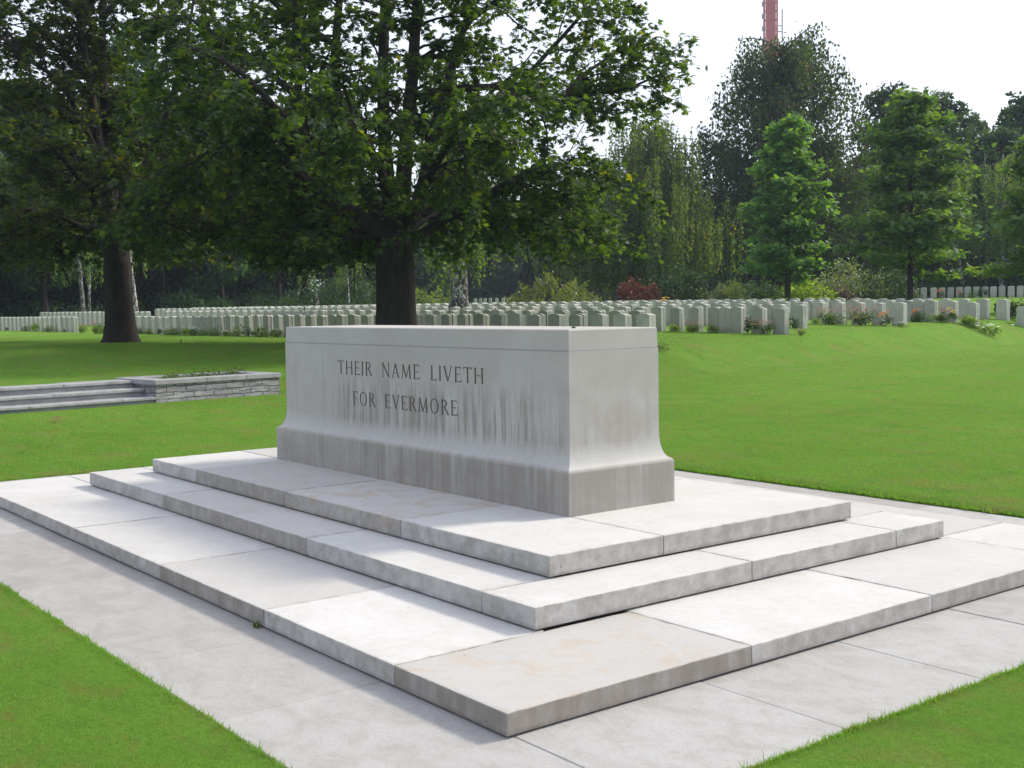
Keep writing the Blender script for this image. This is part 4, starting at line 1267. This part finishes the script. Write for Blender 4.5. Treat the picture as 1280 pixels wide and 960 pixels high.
WORD = {'green': 'low green plant', 'tall': 'tall dark bushy plant', 'white': 'low plant with white flowers', 'orange': 'plant with orange flowers', 'yellow': 'plant with yellow flowers', 'pink': 'plant with pink flowers', 'rust': 'wide bush with rusty pink flower heads', 'crimson': 'plant with crimson flowers', 'lime': 'small lime green plant'}
A = [(175, 'green', 1.0), (186, 'green', .8), (199, 'tall', .6), (212, 'green', .9), (220, 'green', 1), (232, 'lime', 1), (243, 'white', 1.1), (257, 'green', .9), (271, 'green', 1.1), (284, 'white', .7), (300, 'green', 1.2), (312, 'tall', .6), (326, 'green', 1.2), (345, 'white', 1.0)]
seen = {}
for px, kd, s in A:
    seen[kd] = seen.get(kd, 0)+1
    plant(kd, row_x(px, 14.0), 14.0, '%s at the front row, %s such right of the left chestnut' % (WORD[kd], ordn(seen[kd]) if seen[kd] > 1 else 'first'), s, 'plants along the front grave row')
seen = {}
for px, kd, s in [(8, 'tall', .5), (32, 'green', 1), (44, 'lime', 1.3), (62, 'green', 1), (80, 'tall', .4), (103, 'rust', .7), (118, 'pink', 1.1), (127, 'green', 1.5), (133, 'tall', .8)]:
    seen[kd] = seen.get(kd, 0)+1
    plant(kd, row_x(px, 13.55), 13.55, '%s by the left block, %s such from the left' % (WORD[kd], ordn(seen[kd]) if seen[kd] > 1 else 'first'), s, 'plants along the left grave block')
seen = {}
for px, y, kd, s in [(843, 21.5, 'lime', .8), (866, 21.5, 'rust', .6), (862, 21.5, 'lime', .6), (890, 21.5, 'lime', .8), (939, 21.5, 'tall', 1.1), (953, 21.4, 'rust', .75), (987, 22.2, 'tall', 1.25), (1001, 21.7, 'rust', .35),
                     (1033, 28.7, 'rust', 1.0), (1019, 28.8, 'lime', .7), (1045, 28.7, 'green', 1.0), (1076, 28.6, 'rust', 1.15), (1070, 28.5, 'yellow', .6), (1107, 28.8, 'orange', .9), (1128, 28.3, 'white', .6),
                     (1146, 32.5, 'orange', .9), (1150, 32.5, 'green', 1.1), (1169, 32.5, 'lime', .9), (1179, 32.4, 'crimson', 1.1), (1190, 32.5, 'yellow', .9), (1205, 32.5, 'pink', .6), (1211, 32.5, 'lime', 1.2), (1219, 32.4, 'green', 1.3), (1238, 32.6, 'white', 1.2),
                     (1250, 37.5, 'orange', .7), (1256, 37.8, 'tall', 1.7), (1273, 37.8, 'tall', 1.7)]:
    seen[kd] = seen.get(kd, 0)+1
    plant(kd, row_x(px, y), y, '%s in the right block, %s such from the left' % (WORD[kd], ordn(seen[kd]) if seen[kd] > 1 else 'first'), s, 'plants among the right block of graves')
seen = {}
for px, y, kd, s in [(360, 36.2, 'orange', 1.2), (350, 36.2, 'yellow', 1.2), (372, 36.2, 'orange', 1.2), (340, 36.2, 'green', 1.3), (398, 36.3, 'pink', 1.3), (303, 36.2, 'tall', 1.2), (675, 21.5, 'lime', 1.1), (705, 21.5, 'lime', .9), (716, 21.5, 'orange', .9), (824, 36.2, 'orange', 1.3), (836, 36.2, 'yellow', 1.5), (789, 36.2, 'yellow', 1.0), (802, 36.2, 'yellow', 1.0), (862, 36.0, 'tall', 1.3), (970, 36.4, 'tall', 1.5), (980, 36.4, 'green', 2.2), (825, 14.4, 'green', .6), (1176, 68.8, 'orange', 1.2), (1200, 68.8, 'orange', 1.0), (1228, 68.6, 'tall', 1.4), (1218, 68.8, 'green', 1.5)]:
    seen[kd] = seen.get(kd, 0)+1
    plant(kd, row_x(px, y), y, '%s among the rear rows, %s such from the left' % (WORD[kd], ordn(seen[kd]) if seen[kd] > 1 else 'first'), s, 'plants among the rear grave rows')
for kd in list(pp):
    if kd not in placed:
        for c_ in list(pp[kd].children): bpy.data.objects.remove(c_)
        bpy.data.objects.remove(pp[kd])
# planter plants
for i, (u, lb) in enumerate(((.75, 'small green plant in the planter, nearest the steps'), (1.35, 'small green plant in the middle of the planter'), (1.95, 'small green plant at the right end of the planter'))):
    q = O2+ax*u+bx_*(DEP*.5); o = instance(pp['green'], (q[0], q[1], HT-.09), i, (.9, .9, .55)); tag(o, lb, 'plant', 'plants in the stone planter')
# feathery plume plant
p = P(919, 372, 58); pz = hz(p[0], p[1]); root = empty('plume_grass', (p[0], p[1], pz)); r_ = np.random.default_rng(8)
bl = [curve_branch((r_.normal(0, .06), r_.normal(0, .06), 0), (r_.normal(0, .16), r_.normal(0, .16), 1), r_.uniform(.9, 1.65), .012, .006, 4, .1, .1, r_) for _ in range(50)]
V, Q = tubes(bl, 5); mesh_np('stems', V, Q, plain('plume_straw', (.30, .28, .12)), root)
tp_ = np.concatenate([b_[0][2:] for b_ in bl]); k = len(tp_); V, Q = leaf_quads(np.repeat(tp_, 4, 0)+r_.normal(0, .05, (k*4, 3)), r_.normal(0, .4, (k*4, 3))+np.array([0, 0, 1]), r_.normal(0, 1, (k*4, 3)), np.full(k*4, .15), np.full(k*4, .05))
mesh_np('plumes', V, Q, L_BIRCH, root, tone=r_.uniform(0, 1, len(Q)))
tag(root, 'straw coloured plume grass standing behind the right grave rows', 'ornamental grass')

# ------------------------------------------------------------------ mast behind the trees
M_RED = plain('mast_red_paint', (.42, .055, .04), .6, .15, 1); M_WH = plain('mast_white_paint', (.62, .64, .68), .6, .1, 1); M_STEEL = plain('mast_steel', (.2, .2, .24), .5, .2, 1)
DT = 420.0
pm = P(963.5, 375, DT); mast = empty('radio_mast', (pm[0], pm[1], 0)); tag(mast, 'red and white radio mast rising behind the weeping beech', 'mast')
hw = 6.6/F*DT; az_t = math.atan2(FW[1], FW[0])
mast.rotation_euler = (0, 0, az_t-PI/2)


def mast_sec(name, z0, z1, mat, k=1.0):
    b = bmesh.new(); w_ = hw*k
    add_box(b, -w_*.80, w_*.80, -w_*.8, w_*.8, z0, z1)
    for sx in (-1, 1):
        for s2 in (-1, 1): add_box(b, sx*w_-.28, sx*w_+.28, s2*w_-.28, s2*w_+.28, z0, z1)
    for j in range(-2, 3): add_box(b, j*w_*.33-.10, j*w_*.33+.10, -w_*.8-.22, -w_*.8-.02, z0, z1)
    z = z0
    while z < z1-.4:
        add_box(b, -w_, w_, -w_-.1, -w_+.14, z, z+.35); add_box(b, -w_-.1, -w_+.14, -w_+.14, w_, z, z+.35); add_box(b, w_-.14, w_+.1, -w_+.14, w_, z, z+.35); z += 3
    return bm_obj(name, b, mat, mast)


ztop = P(963, 3, DT)[2]
mast_sec('lower_white_section', 0, ztop-62, M_WH, 1.12); mast_sec('red_section', ztop-62, ztop, M_RED); mast_sec('upper_white_section', ztop, ztop+26, M_WH, .9)
b = bmesh.new(); zz = P(963, 30, DT)[2]
for k in range(8): add_box(b, -hw-1.1, -hw-.4, -.4, .4, ztop-3-k*4.2, ztop-1.4-k*4.2)
bm_obj('dish_brackets', b, M_STEEL, mast)
b = bmesh.new(); add_box(b, hw+2.0, hw+2.35, -.18, .18, P(963, 55, DT)[2], P(963, 17, DT)[2]); add_box(b, hw-.1, hw+2.0, -.12, .12, P(963, 45, DT)[2], P(963, 45, DT)[2]+.3); add_box(b, hw-.1, hw+2.0, -.12, .12, P(963, 38, DT)[2], P(963, 38, DT)[2]+.3)
bm_obj('rod_antenna', b, M_STEEL, mast)

# ------------------------------------------------------------------ grass blades
r_ = np.random.default_rng(77)


def scatter(n, x0, x1, y0, y1, dens0, dref, pw):
    x = r_.uniform(x0, x1, n); y = r_.uniform(y0, y1, n)
    d = np.hypot(x-CAM[0], y-CAM[1]); local = n/((x1-x0)*(y1-y0))
    keep = r_.uniform(0, 1, n) < np.minimum(1, dens0*np.minimum(1, (dref/d)**pw)/local)
    rel = np.stack([x, y, height(x, y)], -1)-CAM; zc = rel@FW; u = rel@RT/np.maximum(zc, .01)*F; v = -(rel@UP)/np.maximum(zc, .01)*F
    keep &= (zc > .5) & (np.abs(u) < 1500) & (v < 1500)
    keep &= ~((np.abs(x) < PX) & (np.abs(y) < PY))
    return x[keep], y[keep], d[keep]


parts = [scatter(420000, -3, 6.4, -6.0, -3.04, 12000, 5.0, 2.2), scatter(260000, 4.42, 7.2, -3.04, 1.5, 12000, 5.0, 2.2),
         scatter(600000, -14, 6, 3.04, 14, 9000, 5, 2.0), scatter(500000, -14, -4.42, -8, 3.04, 9000, 5, 2.0), scatter(520000, -20, 16, 14, 45, 9000, 5, 2.0), scatter(400000, 6, 16, -3, 14, 9000, 5, 2.0), scatter(500000, -46, -14, -8, 14.2, 9000, 5, 2.0)]
parts = [[a_[~((p_[0] < -12.0) & (p_[0] > -14.6) & (p_[1] < 5.3))] for a_ in p_] for p_ in parts]
x = np.concatenate([p[0] for p in parts]); y = np.concatenate([p[1] for p in parts]); d = np.concatenate([p[2] for p in parts])
# fringe hanging over the paving edge
ne = 9000
ex = r_.uniform(-PX, PX, ne); ey = np.where(r_.random(ne) < .55, -PY, PY)-0; ey = ey+np.sign(ey)*np.abs(r_.normal(0, .018, ne)); 
ey = ey-np.sign(ey)*.011*np.clip(np.sin(ex*9+np.sin(ex*23)*1.5)+r_.normal(0, .4, ne), 0, 1.3)
ex2 = PX+np.abs(r_.normal(0, .018, ne)); ey2 = r_.uniform(-PY, PY, ne)
ex2 = ex2-.011*np.clip(np.sin(ey2*8+np.sin(ey2*21)*1.5)+r_.normal(0, .4, ne), 0, 1.3)
x = np.concatenate([x, ex, ex2]); y = np.concatenate([y, ey, ey2]); edge_f = np.concatenate([np.zeros(len(d)), np.ones(2*ne)])
d = np.hypot(x-CAM[0], y-CAM[1]); n = len(x); z = height(x, y)+.004
clump = .5+.5*np.sin(x*23+np.sin(y*17)*2)*np.sin(y*29+np.sin(x*13)*2)
hgt = (.010+.011*r_.random(n)+.006*clump)*(.8+edge_f*(r_.random(n)**4)*1.2)*np.clip(d/7, 1, 1.5)
wd = .0022*np.clip(d/5, 1, 5)
a = r_.uniform(0, 2*PI, n); lean = r_.uniform(.1, .9, n)*hgt
la = r_.uniform(0, 2*PI, n)
bp = np.stack([x, y, z], -1); side = np.stack([np.cos(a), np.sin(a), np.zeros(n)], -1)*wd[:, None]
tip = bp+np.stack([np.cos(la)*lean, np.sin(la)*lean, hgt], -1)
V = np.stack([bp-side, bp+side, tip], 1).reshape(-1, 3); Fq = np.arange(3*n).reshape(-1, 3)
o = mesh_np('grass', V, Fq, M_BLADE, tone=r_.random(n)); tag(o, 'short mown grass blades fringing the paving', kind='stuff')
print('blades', n)

# few fallen leaves on the lawn
ml = plain('dead_leaf', (.12, .07, .03))
for i, (px, py, z0, lb) in enumerate(((224, 434, .45, 'dark fallen clump on the lawn right of the left chestnut'), (69, 529, .0, 'fallen brown leaf on the shaded lawn below the steps'))):
    d0 = P(px, py, 1)-CAM; t = (z0-CAM[2])/d0[2]; q = CAM+d0*t
    V, Q, T = compound(np.array([[0, 0, .03], [0.02, .03, .05]]), np.array([[1., 0, 0], [-1, .3, 0]]), np.array([.5, .5]), np.array([.12, .1]), 5, .1, r_)
    o = mesh_np('fallen_leaf', V, Q, ml); o.location = (q[0], q[1], hz(q[0], q[1])+.02); tag(o, lb, 'fallen leaf')

# ------------------------------------------------------------------ haze
b = bmesh.new(); add_box(b, -730, 730, -730, 930, -1.5, 175)
hm = bpy.data.materials.new('haze_air'); hm.use_nodes = True; t_ = hm.node_tree; t_.nodes.clear()
ho = t_.nodes.new('ShaderNodeOutputMaterial'); pvn = t_.nodes.new('ShaderNodeVolumePrincipled')
pvn.inputs['Color'].default_value = (.66, .78, 1.0, 1); pvn.inputs['Density'].default_value = .00036; pvn.inputs['Anisotropy'].default_value = .2
t_.links.new(pvn.outputs[0], ho.inputs['Volume'])
hz_o = bm_obj('haze', b, hm); tag(hz_o, 'thin summer haze between the lawn and the far wood', kind='stuff')

# small things: weed in a joint, pebble on the altar
r_ = np.random.default_rng(3); root = empty('weed', (1.74, -2.335, .0))
V, Q = leaf_quads(np.zeros((16, 3))+r_.normal(0, .006, (16, 3)), r_.normal(0, .6, (16, 3))+np.array([0, -.2, 1]), r_.normal(0, 1, (16, 3)), r_.uniform(.02, .045, 16), np.full(16, .014))
V[:, 2] = np.maximum(V[:, 2], 0); V[:, 1] = np.minimum(V[:, 1], .012); mesh_np('foliage', V, Q, L_PLANT, root, tone=r_.random(16)); tag(root, 'tiny green weed growing at the foot of the lowest step', 'weed')
bm = bmesh.new(); bmesh.ops.create_icosphere(bm, subdivisions=2, radius=.014)
for v in bm.verts: v.co *= random.uniform(.8, 1.15); v.co.z *= .5
o = bm_obj('pebble', bm, M_MORTAR, smooth=True); o.location = (1.45, -.05, Z1+1.0725+.004); tag(o, 'small dark pebble lying on top of the altar stone', 'pebble')
